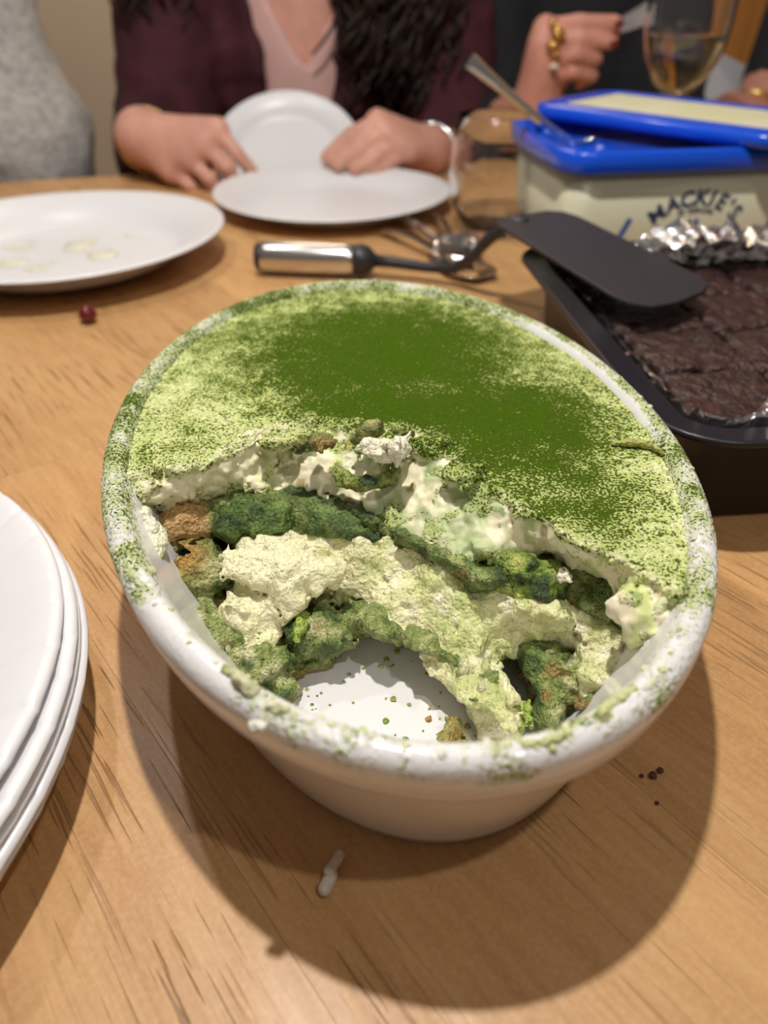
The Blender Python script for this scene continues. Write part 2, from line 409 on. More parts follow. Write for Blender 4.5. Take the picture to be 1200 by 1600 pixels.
# table: planks laid diagonally to the far edge
def clip_poly(poly, a, b, c):
    out = []
    for i in range(len(poly)):
        p, q = poly[i], poly[(i + 1) % len(poly)]; dp = a * p[0] + b * p[1] - c; dq = a * q[0] + b * q[1] - c
        if dp <= 0: out.append(p)
        if (dp < 0 < dq) or (dq < 0 < dp): t = dp / (dp - dq); out.append((p[0] + (q[0] - p[0]) * t, p[1] + (q[1] - p[1]) * t))
    return out
table = empty('dining_table', (0, .2, 0), 'large light-brown wooden dining table with diagonal plank grain and old scratches', 'table')
TA = R(17); tc_, ts_ = math.cos(TA), math.sin(TA)
half = [(tc_, ts_, 1.15), (-tc_, -ts_, .75), (-ts_, tc_, .905), (ts_, -tc_, .55)]   # a*x+b*y<=c
ga = R(-52); gx, gy = math.cos(ga), math.sin(ga); px_, py_ = -gy, gx
random.seed(4)
PW = .095
seams = {}
nplank = 0
for i in range(-16, 20):
    c0 = i * PW + .030; s = -1.6 + random.random() * .5 + .002
    if i == -1: s = -1.6 + .3
    while s < 1.8:
        L = .55 + random.random() * .4; g = .00003
        q = [(s + g, c0 + g), (s + L - g, c0 + g), (s + L - g, c0 + PW - g), (s + g, c0 + PW - g)]; s += L
        q = [(a * gx + b * px_, a * gy + b * py_) for a, b in q]
        for h in half: q = clip_poly(q, *h) if len(q) > 2 else []
        if len(q) < 3: continue
        n = len(q); cx = sum(p[0] for p in q) / n; cy = sum(p[1] for p in q) / n
        def ring(e, z): return [(x + (cx - x) / max(math.hypot(cx - x, cy - y), .01) * e, y + (cy - y) / max(math.hypot(cx - x, cy - y), .01) * e, z) for x, y in q]
        v, f = loft([ring(0, -.03), ring(0, -.0002), ring(.00015, 0)], True, True)
        obj('plank', v, f, WOOD, table, smooth=False); nplank += 1
def tpt(a, b): return (a * tc_ - b * ts_, a * ts_ + b * tc_)
for a, b in ((-.67, -.47), (1.07, -.47), (-.67, .82), (1.07, .82)):
    x, y = tpt(a, b); me = mesh('leg', *box((x, y, -.395), (.07, .07, .69), TA)); link('leg', me, LEGM, table, smooth=False)
for a, b, w, d in ((.2, -.50, 1.7, .025), (.2, .85, 1.7, .025), (-.70, .17, .025, 1.25), (1.10, .17, .025, 1.25)):
    x, y = tpt(a, b); obj('apron', *box((x, y, -.075), (w, d, .09), TA), LEGM, table, smooth=False)

# ------------------------------------------------------------------ the oval dish
DC = (.0013, .2139); DA, DB = .1345, .0891; DANG = R(-80.57); DU = (math.cos(DANG), math.sin(DANG)); DV = (-DU[1], DU[0])
def dish_pt(w, e, z, A=DA, B=DB):
    u = A * math.cos(w); v = B * math.sin(w); nu = math.cos(w) / A; nv = math.sin(w) / B; L = math.hypot(nu, nv)
    u -= e * nu / L; v -= e * nv / L
    return (DC[0] + u * DU[0] + v * DV[0], DC[1] + u * DU[1] + v * DV[1], z)
PROF = [(.0260, .0025), (.0240, .0004), (.0215, .0002), (.0195, .0010), (.0180, .0050), (.0135, .0200), (.0085, .0360), (.0058, .0438), (.0052, .0446), (.0028, .0454), (.0014, .0466), (.0008, .0490), (.0002, .0530), (.0000, .0555), (.0005, .0577), (.0019, .0590), (.0035, .0595), (.0052, .0593), (.0064, .0584), (.0075, .0566), (.0090, .0530), (.0140, .0400), (.0200, .0240), (.0245, .0140), (.0270, .0100), (.0300, .0077), (.0350, .0064), (.042, .0060)]
def wall_e(z):
    zs = [.006, .0064, .0077, .010, .014, .024, .040, .053, .0566, .0584, .0595]; es = [.042, .035, .030, .027, .0245, .020, .014, .009, .0075, .0064, .0040]
    return np.interp(z, zs, es).astype(np.float32)
NS = 512
V = []; Fq = []
for i, (e, z) in enumerate(PROF):
    for k in range(NS): V.append(dish_pt(2 * math.pi * k / NS, e, z))
for i in range(len(PROF) - 1):
    for k in range(NS): Fq.append((i * NS + k, (i + 1) * NS + k, (i + 1) * NS + (k + 1) % NS, i * NS + (k + 1) % NS))
# floor and underside: rings shrinking to a centre point
def fill(ringstart, z, flip):
    base = [V[ringstart + k] for k in range(NS)]; prev = ringstart
    for s in (.66, .33):
        st = len(V)
        for k in range(NS): p = base[k]; V.append((DC[0] + (p[0] - DC[0]) * s, DC[1] + (p[1] - DC[1]) * s, z))
        for k in range(NS):
            q = (prev + k, st + k, st + (k + 1) % NS, prev + (k + 1) % NS); Fq.append(q[::-1] if flip else q)
        prev = st
    V.append((DC[0], DC[1], z)); c = len(V) - 1
    for k in range(NS): q = (prev + k, c, prev + (k + 1) % NS); Fq.append(q[::-1] if flip else q)
fill((len(PROF) - 1) * NS, .006, False); fill(0, .0025, True)
dish = obj('baking_dish', V, Fq, PORCELAIN)
tag(dish, 'oval white stoneware baking dish smeared and dusted green around its rim', 'dish')
va = np.array(V); setcol(dish.data, np.tile([.72, .71, .70], (len(va), 1)))
# powder on the rim: thick on the sides, patchy at the front, none down the outside
ax_, ay_ = va[:, 0] - DC[0], va[:, 1] - DC[1]; ang = np.degrees(np.arctan2(ay_, ax_))     # world angle round the dish
rim = sst(va[:, 2], .0525, .0562)
patch = .5 + .5 * fb(va[:, 0], va[:, 1], va[:, 2], .012, 3)
front = sst(-ang, 15, 60) * sst(180 + ang, 10, 50)
left = (np.abs(ang) > 140) * 1.0
inner = va[:, 2] * 0
wv = np.interp(ang, [-180, -160, -142, -128, -112, -95, -60, -45, -25, 0, 100, 150, 180], [.78, .75, .62, .30, .20, .44, .48, .34, .45, .60, .66, .78, .78])
d = rim * wv * (.75 + .4 * (patch - .5) * 2)
d = np.where((ang < -12) & (ang > -136), d * (.25 + 1.3 * sst(patch, .40, .68)), d)
# bare clean streak along the inner edge on the right
ii = np.repeat(np.arange(len(PROF)), NS); ii = np.concatenate([ii, np.full(len(va) - len(ii), 99)])
d = np.where((ii >= 19) | ((ii == 18) & (patch > .30)), d * (1 - sst(ang, -12, 0) * sst(-ang, -64, -50)), d)
d = np.where((ii > 19), d * .8 * (patch > .5), d)
setf(dish.data, d)

# ------------------------------------------------------------------ the dessert in the dish
def dish_field(X, Y, Z, extra=.0):
    u = (X - DC[0]) * DU[0] + (Y - DC[1]) * DU[1]; v = (X - DC[0]) * DV[0] + (Y - DC[1]) * DV[1]
    e = wall_e(Z[0, 0, :] if Z.ndim == 3 else Z) - .0008 + extra
    A = DA - e; B = DB - e
    return ((np.sqrt((u / A) ** 2 + (v / B) ** 2) - 1) * B).astype(np.float32)
def slab(lo, hi, h, top, bot, ztop, zbot, terms, seed, k=.003, post=None, zfun=None, name='x'):
    """a layer whose cut face runs from outline `top` (at ztop) to outline `bot` (at zbot)"""
    (X, Y, Z), l = grid(lo, hi, h); x2, y2 = X[:, :, 0], Y[:, :, 0]
    dt = polysd(x2, y2, top)[:, :, None]; db = polysd(x2, y2, bot)[:, :, None]
    zt = ztop if zfun is None else zfun(x2, y2)[:, :, None]
    t = np.clip((zt - Z) / (zt - zbot), 0, 1)
    D = (dt * (1 - t) + db * t) * .75
    F = smax(D.astype(np.float32), (Z - zt).astype(np.float32), k); F = smax(F, zbot - Z, .0015)
    if post: F = post(F, X, Y, Z)
    F = rough(F, X, Y, Z, terms, seed)
    F = np.maximum(F, dish_field(X, Y, Z)); F = np.maximum(F, .0058 - Z)
    return surfnet(F, l, h)

dessert = empty('matcha_tiramisu', (DC[0], DC[1], .006), 'half-eaten layered matcha tiramisu, green powdered top, scooped out at the front', 'dessert')
BACK = [(.16, .42), (-.16, .42)]
T1 = [(-0.0904, 0.1824), (-0.0749, 0.1810), (-0.0701, 0.1855), (-0.0625, 0.1838), (-0.0514, 0.1855), (-0.0474, 0.1954), (-0.0418, 0.2047), (-0.0333, 0.2105), (-0.0210, 0.2130), (-0.0084, 0.2122), (0.0000, 0.2088), (0.0083, 0.2088), (0.0182, 0.2015), (0.0266, 0.1848), (0.0309, 0.1731), (0.0377, 0.1638), (0.0427, 0.1574), (0.0496, 0.1497), (0.0576, 0.1420), (0.0639, 0.1360), (0.0679, 0.1291), (0.0780, 0.1237)]
B1 = [(-0.0914, 0.1934), (-0.0805, 0.1941), (-0.0708, 0.1841), (-0.0590, 0.1841), (-0.0523, 0.1906), (-0.0363, 0.1913), (-0.0295, 0.1941), (-0.0240, 0.1892), (-0.0158, 0.1858), (-0.0078, 0.1831), (-0.0019, 0.1804), (0.0075, 0.1728), (0.0182, 0.1638), (0.0247, 0.1554), (0.0264, 0.1468), (0.0302, 0.1493), (0.0356, 0.1573), (0.0451, 0.1610), (0.0514, 0.1565), (0.0575, 0.1560), (0.0614, 0.1501), (0.0633, 0.1443), (0.0625, 0.1383), (0.0636, 0.1303), (0.0682, 0.1325), (0.0731, 0.1378), (0.0872, 0.1383)]
def ztop1(x, y): return .0563 + .0006 * fb(x, y, x * 0, .03, 5, 2) + .0012 * (1 - ((x - DC[0]) / .09) ** 2 - ((y - DC[1]) / .14) ** 2)
lumps = []   # (centre, radii, rot) piled on the broken edge
def post1(F, X, Y, Z):
    for c, r, a in LUMP1: 
        F = smin(F, ell(X, Y, Z, c, r, a), .002)
    return F
LUMP1 = [((0.0000, 0.1943, 0.0580), (.0095, .004, .0030), .2), ((0.0086, 0.2086, 0.0580), (.0016, .0014, .0045), 0), ((0.0136, 0.1998, 0.0570), (.006, .005, .0025), -.5), ((0.0228, 0.1808, 0.0570), (.006, .005, .003), -.6),
         ((-0.0293, 0.2015, 0.0560), (.012, .005, .002), .3), ((-0.0715, 0.1820, 0.0510), (.007, .004, .004), .1), ((0.0638, 0.1332, 0.0490), (.009, .006, .004), -.8), ((0.0628, 0.1295, 0.0450), (.004, .004, .004), -.8), ((0.0285, 0.1609, 0.0460), (.004, .004, .003), -1.)]
V1, Q1 = slab((-.088, .105, .038), (.090, .348, .067), .00072, T1 + BACK, B1 + BACK, .0565, .0410,
              [(.0016, .009), (.0012, .004), (.0009, .002), (.0005, .0011)], 2, k=.0012, post=post1, zfun=ztop1)
# the undisturbed top stays smooth: noise only near the cut
x, y, z = V1.T
dcut = -polysd(x, y, T1 + BACK)
zf = ztop1(x, y); calm = sst(dcut, .0005, .0045) * (z > .0525)
V1[:, 2] = z * (1 - calm) + (zf + .00015 * vn(x, y, z, .003, 9)) * calm * 1.0
me = npmesh('cream_topping', V1, Q1); top = link('cream_topping', me, CREAM_TOP, dessert); tag(top, 'top cream layer dusted with dark green matcha powder')
x, y, z = V1.T
cc = np.tile(np.array([.82, .76, .52]), (len(x), 1))
n1 = fb(x, y, z, .012, 11); n2 = fb(x, y, z, .005, 17); n3 = fb(x * 3, y, z * .6, .006, 23)
cc = mixa(cc, (.68, .72, .36), sst(calm, .2, .9) * .9)
onface = 1 - calm
st_ = vn(x * 2.2 + y * .6, y * .35, z * .4, .004, 29)          # drag streaks down the face
cc = mixa(cc, (.52, .60, .20), onface * sst(n1 + .6 * st_, -.15, .40) * .85 * sst(x, -.07, -.03))
mid = sst(x, -.02, .0) * sst(-x, -.050, -.030)
cc = mixa(cc, (.40, .48, .24), onface * mid * sst(n1 + .4 * st_, -.40, .15) * .85)
cc = mixa(cc, (.16, .26, .08), onface * sst(n2 + .6 * st_, .42, .7) * sst(x, -.045, -.01) * .8)
cc = mixa(cc, (.42, .28, .09), onface * sst(n2, .30, .55) * sst(x, -.05, -.02) * sst(-x, -.02, .0) * .85)
cc = mixa(cc, (.80, .70, .50), sst(x, .050, .062) * onface * sst(-st_, -.4, .2) * .9)
setcol(me, cc)
# powder density: deep in the middle and toward the back, thin toward left, right and the rim
u = (x - DC[0]) * DU[0] + (y - DC[1]) * DU[1]; v = (x - DC[0]) * DV[0] + (y - DC[1]) * DV[1]
def dome(px, rx, ry, a): return a * np.exp(-(((x - px[0]) / rx) ** 2 + ((y - px[1]) / ry) ** 2) ** 1.3)
dn = np.maximum.reduce([dome((0.0000, 0.2677, 0.0570), .070, .072, 1.12), dome((0.0355, 0.2121, 0.0570), .056, .048, 1.10), dome((-0.0022, 0.2231, 0.0570), .040, .022, 1.12), dome((0.0541, 0.1716, 0.0570), .040, .030, .78), dome((-0.0461, 0.2801, 0.0570), .050, .045, .72)])
dn = np.maximum(dn, .47 + .12 * n1 + .10 * sst(y, .2, .28)); dn = np.minimum(dn - .10 * sst(-x, .05, .085) - .14 * sst(x, .055, .085) * sst(-y, -.24, -.17), 1.25)
upf = sst(z - zf, -.0026, -.0010)
dn = np.where(onface > .5, np.maximum(dn * upf * .8, .34 * sst(n2 + n1, .0, .4)), dn)
setf(me, dn)

def sponge_cols(x, y, z, seed, dark=(.05, .085, .025), mid=(.145, .205, .05), light=(.42, .47, .17), brown=(.36, .20, .06), b=.25):
    a = fb(x, y, z, .0055, seed, 4) * 1.25; c = np.tile(np.array(mid), (len(x), 1)); c = mixa(c, dark, sst(-a, .0, .4)); c = mixa(c, light, sst(a, .1, .5) * .8)
    c = mixa(c, brown, sst(fb(x, y, z, .009, seed + 31), .5 - b, .7 - b) * .7); return c
# middle sponge layer seen as the dark band under the topping
T2 = [(-0.0926, 0.1971), (-0.0808, 0.1952), (-0.0674, 0.1864), (-0.0317, 0.1864), (-0.0235, 0.1831), (-0.0078, 0.1804), (0.0000, 0.1750), (0.0092, 0.1673), (0.0179, 0.1587), (0.0242, 0.1506), (0.0331, 0.1520), (0.0460, 0.1560), (0.0575, 0.1520), (0.0611, 0.1455), (0.0616, 0.1348), (0.0658, 0.1325), (0.0872, 0.1383)]
B2 = [(-0.0913, 0.1872), (-0.0728, 0.1822), (-0.0318, 0.1812), (-0.0259, 0.1822), (-0.0079, 0.1806), (0.0019, 0.1758), (0.0115, 0.1712), (0.0186, 0.1631), (0.0253, 0.1556), (0.0358, 0.1530), (0.0496, 0.1504), (0.0573, 0.1453), (0.0646, 0.1370), (0.0734, 0.1359), (0.0889, 0.1370)]
V2, Q2 = slab((-.085, .105, .026), (.088, .26, .048), .0010, T2 + BACK, B2 + BACK, .0425, .0325, [(.0012, .006), (.001, .0025), (.0006, .0012)], 31, k=.002)
me = npmesh('sponge_layer', V2, Q2); o = link('sponge_layer', me, SPONGE, dessert); tag(o, 'dark green soaked sponge layer under the topping'); x, y, z = V2.T
c = sponge_cols(x, y, z, 41, b=.05); setcol(me, c)
# ladyfinger pieces of that layer
def finger(a, b, r, seed, cols, h=.00065, name='ladyfinger', label=None, sq=1.0, terms=((.0022, .008), (.0014, .0035), (.0009, .0018), (.0005, .001))):
    lo = np.minimum(a, b) - r - .003; hi = np.maximum(a, b) + r + .003
    (X, Y, Z), l = grid(lo, hi, h)
    zc = (a[2] + b[2]) / 2
    F = cap(X, Y, (Z - zc) / sq + zc, a, b, r, r)
    F = rough(F, X, Y, Z, terms, seed)
    F = np.maximum(F, dish_field(X, Y, Z)); F = np.maximum(F, .0058 - Z)
    V, Q = surfnet(F, l, h); me = npmesh(name, V, Q); o = link(name, me, SPONGE, dessert)
    if label: o['label'] = label
    setcol(me, cols(*V.T)); return o
def F_(ax, ay, z, bx, by, z2, *a, **k): pass
def off(p, d): return np.array([p[0] + d[0], p[1] + d[1], p[2] + d[2]])
def browny(x, y, z):
    c = sponge_cols(x, y, z, 3, b=.1); a = (-0.0619, 0.1835, 0.0380)
    return mixa(c, (.60, .36, .14), sst(-np.sqrt((x - a[0]) ** 2 + (y - a[1]) ** 2 * .6 + (z - a[2]) ** 2), -.0105, -.006))
finger(np.array((-0.0653, 0.1832, 0.0360)), off((-0.0567, 0.1832, 0.0360), (0, .004, 0)), .0070, 51, browny, label='golden brown end of a ladyfinger', terms=((.0010, .007), (.0005, .002)))
finger(np.array((-0.0473, 0.1832, 0.0370)), off((-0.0337, 0.1835, 0.0380), (0, .002, 0)), .0064, 52, lambda x, y, z: sponge_cols(x, y, z, 8, mid=(.10, .17, .035), light=(.22, .33, .08), b=-.1), label='dark green soaked ladyfinger')
finger(off((-0.0187, 0.1819, 0.0380), (0, .002, 0)), off((-0.0048, 0.1773, 0.0380), (0, .003, 0)), .0044, 53, lambda x, y, z: sponge_cols(x, y, z, 9, mid=(.09, .15, .035), light=(.2, .3, .08), b=-.05))
finger(off((0.0077, 0.1736, 0.0370), (0, .004, 0)), off((0.0246, 0.1588, 0.0360), (0, .004, 0)), .0030, 54, lambda x, y, z: sponge_cols(x, y, z, 10, dark=(.03, .05, .015), b=.1))
finger(np.array((0.0361, 0.1577, 0.0370)), np.array((0.0447, 0.1550, 0.0370)), .0072, 55, lambda x, y, z: sponge_cols(x, y, z, 12, mid=(.24, .34, .06), light=(.55, .55, .15), b=.0), label='bright green and yellow soaked ladyfinger')
finger(off((0.0542, 0.1536, 0.0370), (0, .004, 0)), off((0.0617, 0.1431, 0.0350), (0, .004, 0)), .0062, 56, lambda x, y, z: sponge_cols(x, y, z, 13, dark=(.03, .06, .02), b=.05))
# middle cream
T3 = [(-0.0476, 0.1977), (-0.0441, 0.1706), (-0.0409, 0.1712), (-0.0311, 0.1767), (-0.0258, 0.1822), (-0.0078, 0.1767), (0.0076, 0.1706), (0.0184, 0.1616), (0.0281, 0.1503), (0.0431, 0.1452), (0.0561, 0.1420), (0.0646, 0.1357), (0.0869, 0.1334)]
B3 = [(-0.0544, 0.2024), (-0.0489, 0.1683), (-0.0456, 0.1520), (-0.0327, 0.1482), (-0.0249, 0.1580), (-0.0178, 0.1652), (-0.0095, 0.1599), (0.0000, 0.1520), (0.0092, 0.1533), (0.0144, 0.1457), (0.0159, 0.1363), (0.0226, 0.1286), (0.0269, 0.1224), (0.0304, 0.1174), (0.0327, 0.1224), (0.0334, 0.1340), (0.0320, 0.1428), (0.0414, 0.1462), (0.0475, 0.1452), (0.0498, 0.1386), (0.0521, 0.1329), (0.0500, 0.1234), (0.0604, 0.1286), (0.0716, 0.1386), (0.0926, 0.1386)]
def post3(F, X, Y, Z):
    for c, r, a in [((-0.0303, 0.1662, 0.0320), (.016, .010, .006), -.3), ((-0.0384, 0.1586, 0.0250), (.009, .008, .005), 0), ((0.0216, 0.1424, 0.0170), (.008, .009, .005), -.6), ((0.0292, 0.1341, 0.0120), (.005, .011, .005), .35), ((0.0333, 0.1299, 0.0090), (.003, .005, .003), .2),
                    ((0.0601, 0.1363, 0.0250), (.010, .010, .007), -.4), ((0.0588, 0.1366, 0.0130), (.006, .008, .006), -.3), ((-0.0524, 0.1535, 0.0210), (.004, .004, .004), 0), ((-0.0460, 0.1488, 0.0180), (.005, .004, .004), 0)]:
        F = smin(F, ell(X, Y, Z, c, r, a), .003)
    return F
V3, Q3 = slab((-.085, .095, .005), (.088, .25, .040), .00085, T3 + BACK, B3 + BACK, .0365, .0200, [(.0022, .010), (.0014, .005), (.0010, .0025), (.0006, .0012)], 61, k=.002, post=post3)
me = npmesh('cream_layer', V3, Q3); o = link('cream_layer', me, CREAM, dessert); tag(o, 'pale yellow cream layer streaked with green'); x, y, z = V3.T
cc = np.tile(np.array([.84, .80, .46]), (len(x), 1)); n1 = fb(x, y, z, .014, 71); n2 = fb(x, y, z, .005, 77)
n3 = fb(x, y, z, .0022, 79)
cc = mixa(cc, (.58, .63, .24), sst(n1 + .5 * n2, -.20, .30) * .75)
cc = mixa(cc, (.88, .85, .62), sst(-n2 - .5 * n3, .15, .5) * .8)
cc = mixa(cc, (.42, .50, .16), sst(n1 * .5 + n2 + .3 * n3, .22, .6) * .65)
p = (-0.0305, 0.1671, 0.0300); blob = np.exp(-((x - p[0]) ** 2 + (y - p[1]) ** 2) / .017 ** 2); cc = mixa(cc, (.86, .82, .52), blob * 1.2)
cc = mixa(cc, (.50, .38, .14), sst(n2, .5, .7) * .4)
setcol(me, cc)
# bottom sponge
T4 = [(-0.0903, 0.1758), (-0.0720, 0.1788), (-0.0512, 0.1758), (-0.0453, 0.1585), (-0.0248, 0.1613), (-0.0155, 0.1655), (0.0000, 0.1520), (0.0143, 0.1445), (0.0221, 0.1318), (0.0265, 0.1254), (0.0294, 0.1363), (0.0359, 0.1457), (0.0409, 0.1433), (0.0494, 0.1409), (0.0534, 0.1275), (0.0716, 0.1386), (0.0926, 0.1386)]
B4 = [(-0.0935, 0.1747), (-0.0707, 0.1747), (-0.0544, 0.1552), (-0.0413, 0.1457), (-0.0308, 0.1400), (-0.0285, 0.1457), (-0.0209, 0.1489), (-0.0135, 0.1539), (-0.0109, 0.1619), (-0.0020, 0.1660), (0.0059, 0.1605), (0.0162, 0.1501), (0.0250, 0.1371), (0.0283, 0.1440), (0.0281, 0.1605), (0.0375, 0.1600), (0.0431, 0.1552), (0.0412, 0.1428), (0.0425, 0.1326), (0.0475, 0.1294), (0.0551, 0.1315), (0.0662, 0.1405), (0.1020, 0.1527)]
def post4(F, X, Y, Z):
    for c, r, a in [((-0.0587, 0.1724, 0.0275), (.012, .009, .009), -.2), ((-0.0591, 0.1678, 0.0190), (.010, .009, .009), 0), ((-0.0371, 0.1475, 0.0140), (.010, .010, .007), 0), ((-0.0189, 0.1565, 0.0180), (.011, .008, .006), .3), ((-0.0293, 0.1415, 0.0100), (.005, .005, .005), 0),
                    ((-0.0116, 0.1611, 0.0160), (.008, .006, .005), -.4), ((0.0475, 0.1412, 0.0170), (.008, .008, .008), 0), ((0.0467, 0.1327, 0.0110), (.008, .006, .006), 0), ((-0.0504, 0.1525, 0.0180), (.008, .010, .008), 0)]:
        F = smin(F, ell(X, Y, Z, c, r, a), .002)
    return F
V4, Q4 = slab((-.085, .095, .004), (.088, .25, .036), .00085, T4 + BACK, B4 + BACK, .0230, .0055, [(.0022, .009), (.0018, .0045), (.0012, .0022), (.0006, .0012)], 81, k=.002, post=post4)
me = npmesh('bottom_sponge_layer', V4, Q4); o = link('bottom_sponge_layer', me, SPONGE, dessert); tag(o, 'crumbly green bottom sponge with brown edges on the dish floor'); x, y, z = V4.T
c = sponge_cols(x, y, z, 91, dark=(.09, .15, .04), mid=(.26, .32, .09), light=(.62, .62, .30), b=.12)
c = mixa(c, (.70, .68, .38), sst(fb(x, y, z, .008, 97), .25, .5) * sst(z, .012, .02))
c = mixa(c, (.42, .22, .05), sst(-z, -.0095, -.0065) * .7)
p = (-0.0593, 0.1706, 0.0340); c = mixa(c, (.50, .28, .07), np.exp(-((x - p[0]) ** 2 + (y - p[1]) ** 2 + (z - p[2]) ** 2) / .0065 ** 2) * 1.1)
setcol(me, c)
# curl of sponge and torn bits lying on the broken top edge
def ringfinger(c, rad, r, seed):
    pts = []
    for k in range(9):
        w = R(190 + k * 22); pts.append((c[0] + rad * math.cos(w), c[1] + rad * .6 * math.sin(w), c[2] + .0015 * math.sin(w)))
    con = [(pts[i], pts[i + 1], r, r) for i in range(8)]
    o = limb('sponge_curl', con, SPONGE, dessert, .0006, k=.002, terms=((.0008, .003), (.0005, .0014)), seed=seed); v = np.array([q.co for q in o.data.vertices]); setcol(o.data, sponge_cols(*v.T, 5, mid=(.30, .36, .08), b=.25)); return o
ringfinger((-0.0055, 0.1902, 0.0525), .0085, .0019, 5)['label'] = 'curled green sponge scrap'
def bit(name, p, r, seed, cols, mt=SPONGE, k=1.0):
    p = np.array(p); (X, Y, Z), l = grid(p - r * 1.8, p + r * 1.8, r / 7)
    F = ell(X, Y, Z, p, (r, r * .7, r * .6), seed); F = rough(F, X, Y, Z, ((r * .5, r * .8), (r * .3, r * .4), (r * .12, r * .2)), seed)
    V, Q = surfnet(F, l, r / 7); me = npmesh(name, V, Q); o = link(name, me, mt, dessert); setcol(me, cols(*V.T)); return o
gcol = lambda x, y, z: sponge_cols(x, y, z, 21, dark=(.10, .12, .03), mid=(.30, .31, .09), light=(.50, .46, .18), b=.35)
ycol = lambda x, y, z: sponge_cols(x, y, z, 25, mid=(.36, .50, .08), light=(.6, .66, .2), b=-.1)
bit('sponge_crumb', (-0.0052, 0.2002, 0.0600), .0045, 1, gcol); bit('sponge_crumb', (-0.0197, 0.1965, 0.0590), .0040, 2, gcol); bit('sponge_crumb', (0.0053, 0.1986, 0.0600), .0030, 3, gcol); bit('sponge_crumb', (-0.0254, 0.1943, 0.0580), .0030, 4, gcol)
bit('sponge_crumb', (0.0190, 0.1254, 0.0105), .0046, 5, lambda x, y, z: mixa(np.tile([.42, .46, .13], (len(x), 1)), (.30, .20, .06), sst(z, .0105, .0125)))['label'] = 'green brown crumb lying by the front rim'
bit('sponge_crumb', (0.0346, 0.1294, 0.0130), .0042, 6, ycol)['label'] = 'bright green crumb on the cream tongue'
bit('sponge_crumb', (-0.0240, 0.1525, 0.0220), .0045, 7, ycol)
o = bit('cream_crumb', (0.0489, 0.1498, 0.0450), .0022, 9, lambda x, y, z: np.tile([.84, .8, .6], (len(x), 1)), CREAM)
bit('cream_crumb', (0.0038, 0.1888, 0.0620), .0052, 11, lambda x, y, z: np.tile([.86, .82, .62], (len(x), 1)), CREAM); bit('cream_crumb', (-0.0028, 0.1866, 0.0620), .0042, 12, lambda x, y, z: np.tile([.86, .82, .62], (len(x), 1)), CREAM)

smear_later = True
# crumbs and smears scattered on the dish floor and the rim
random.seed(11); vv = []; ff = []; cl = []
def icos(p, r, seed):
    bm = bmesh.new(); bmesh.ops.create_icosphere(bm, subdivisions=2, radius=1)
    o = []
    for q in bm.verts:
        n = q.co.normalized(); s = r * (1 + .35 * mnoise.noise(n * 1.7 + Vector((seed, 0, 0)))); o.append((p[0] + n.x * s, p[1] + n.y * s, p[2] + n.z * s * .55))
    f = [tuple(v.index for v in q.verts) for q in bm.faces]; bm.free(); return o, f
def scatter(name, pts, colf, mt, label=None):
    V = []; Fc = []; C = []
    for i, (p, r) in enumerate(pts):
        a, b = icos(p, r, i * 3.1); k = len(V); V += a; Fc += [tuple(t + k for t in q) for q in b]; C += [colf(i)] * len(a)
    o = obj(name, V, Fc, mt, dessert); setcol(o.data, np.array(C)); o['kind'] = 'stuff'
    if label: o['label'] = label
    return o
fl = []
for i in range(90):
    px, py = random.uniform(-.028, .040), random.uniform(.116, .160)
    fl.append(((px, py, .0062), random.choice((.0003, .0004, .0006, .0010))))
cols = [(.35, .40, .10), (.45, .28, .07), (.25, .38, .06), (.6, .62, .3)]
scatter('floor_crumbs', fl, lambda i: cols[i % 4], SPONGE, 'tiny green and brown crumbs on the bare dish floor')
rimp = []
for i in range(110):
    w = random.choice((random.uniform(-60, 60), random.uniform(-100, 100), random.uniform(0, 360))); w = R(w)
    e = random.uniform(.0015, .0075); z = float(np.interp(e, [.0005, .0019, .0035, .0052, .0064, .0075], [.0577, .0590, .0595, .0593, .0584, .0566])); p = dish_pt(w, e, z); rimp.append((p, random.choice((.0003, .0004, .0006, .0009))))
scatter('rim_smears', rimp, lambda i: [(.74, .74, .42), (.6, .66, .30), (.78, .74, .58)][i % 3], CREAM, 'dabs of green-tinged cream stuck on the dish rim')
def smear(pp, r, seed, c=(.62, .66, .32)):
    con = [(pp[i], pp[i + 1], r * (.7 + .5 * ((i * 7 + seed) % 3) / 2), r) for i in range(len(pp) - 1)]
    o = limb('cream_smear', con, CREAM, dessert, r / 3.5, k=r, terms=((r * .45, r * 1.6), (r * .25, r * .7)), seed=seed, pad=r); v = np.array([q.co for q in o.data.vertices])
    n = fb(*v.T, .004, seed); setcol(o.data, mixa(np.tile(np.array(c), (len(v), 1)), (.34, .42, .12), sst(n, .1, .5))); return o
smear([(-0.0327, 0.1041, 0.0595), (-0.0291, 0.1007, 0.0597), (-0.0258, 0.0982, 0.0595)], .0015, 1, (.60, .60, .36)); smear([(-0.0219, 0.0946, 0.0592), (-0.0189, 0.0934, 0.0592)], .0011, 2, (.74, .72, .5))
smear([(-0.0625, 0.1426, 0.0580), (-0.0597, 0.1398, 0.0570), (-0.0574, 0.1386, 0.0560)], .0011, 3, (.62, .56, .3)); smear([(-0.0601, 0.1332, 0.0594), (-0.0566, 0.1298, 0.0594)], .0009, 4, (.62, .64, .4))
smear([(-0.0255, 0.0919, 0.0570), (-0.0236, 0.0913, 0.0570)], .0010, 5, (.80, .78, .68)); smear([(-0.0649, 0.1686, 0.0480), (-0.0636, 0.1636, 0.0450), (-0.0636, 0.1591, 0.0440)], .0024, 6, (.80, .78, .55)); smear([(-0.0690, 0.1720, 0.0500), (-0.0654, 0.1656, 0.0480)], .0018, 7, (.80, .78, .6))
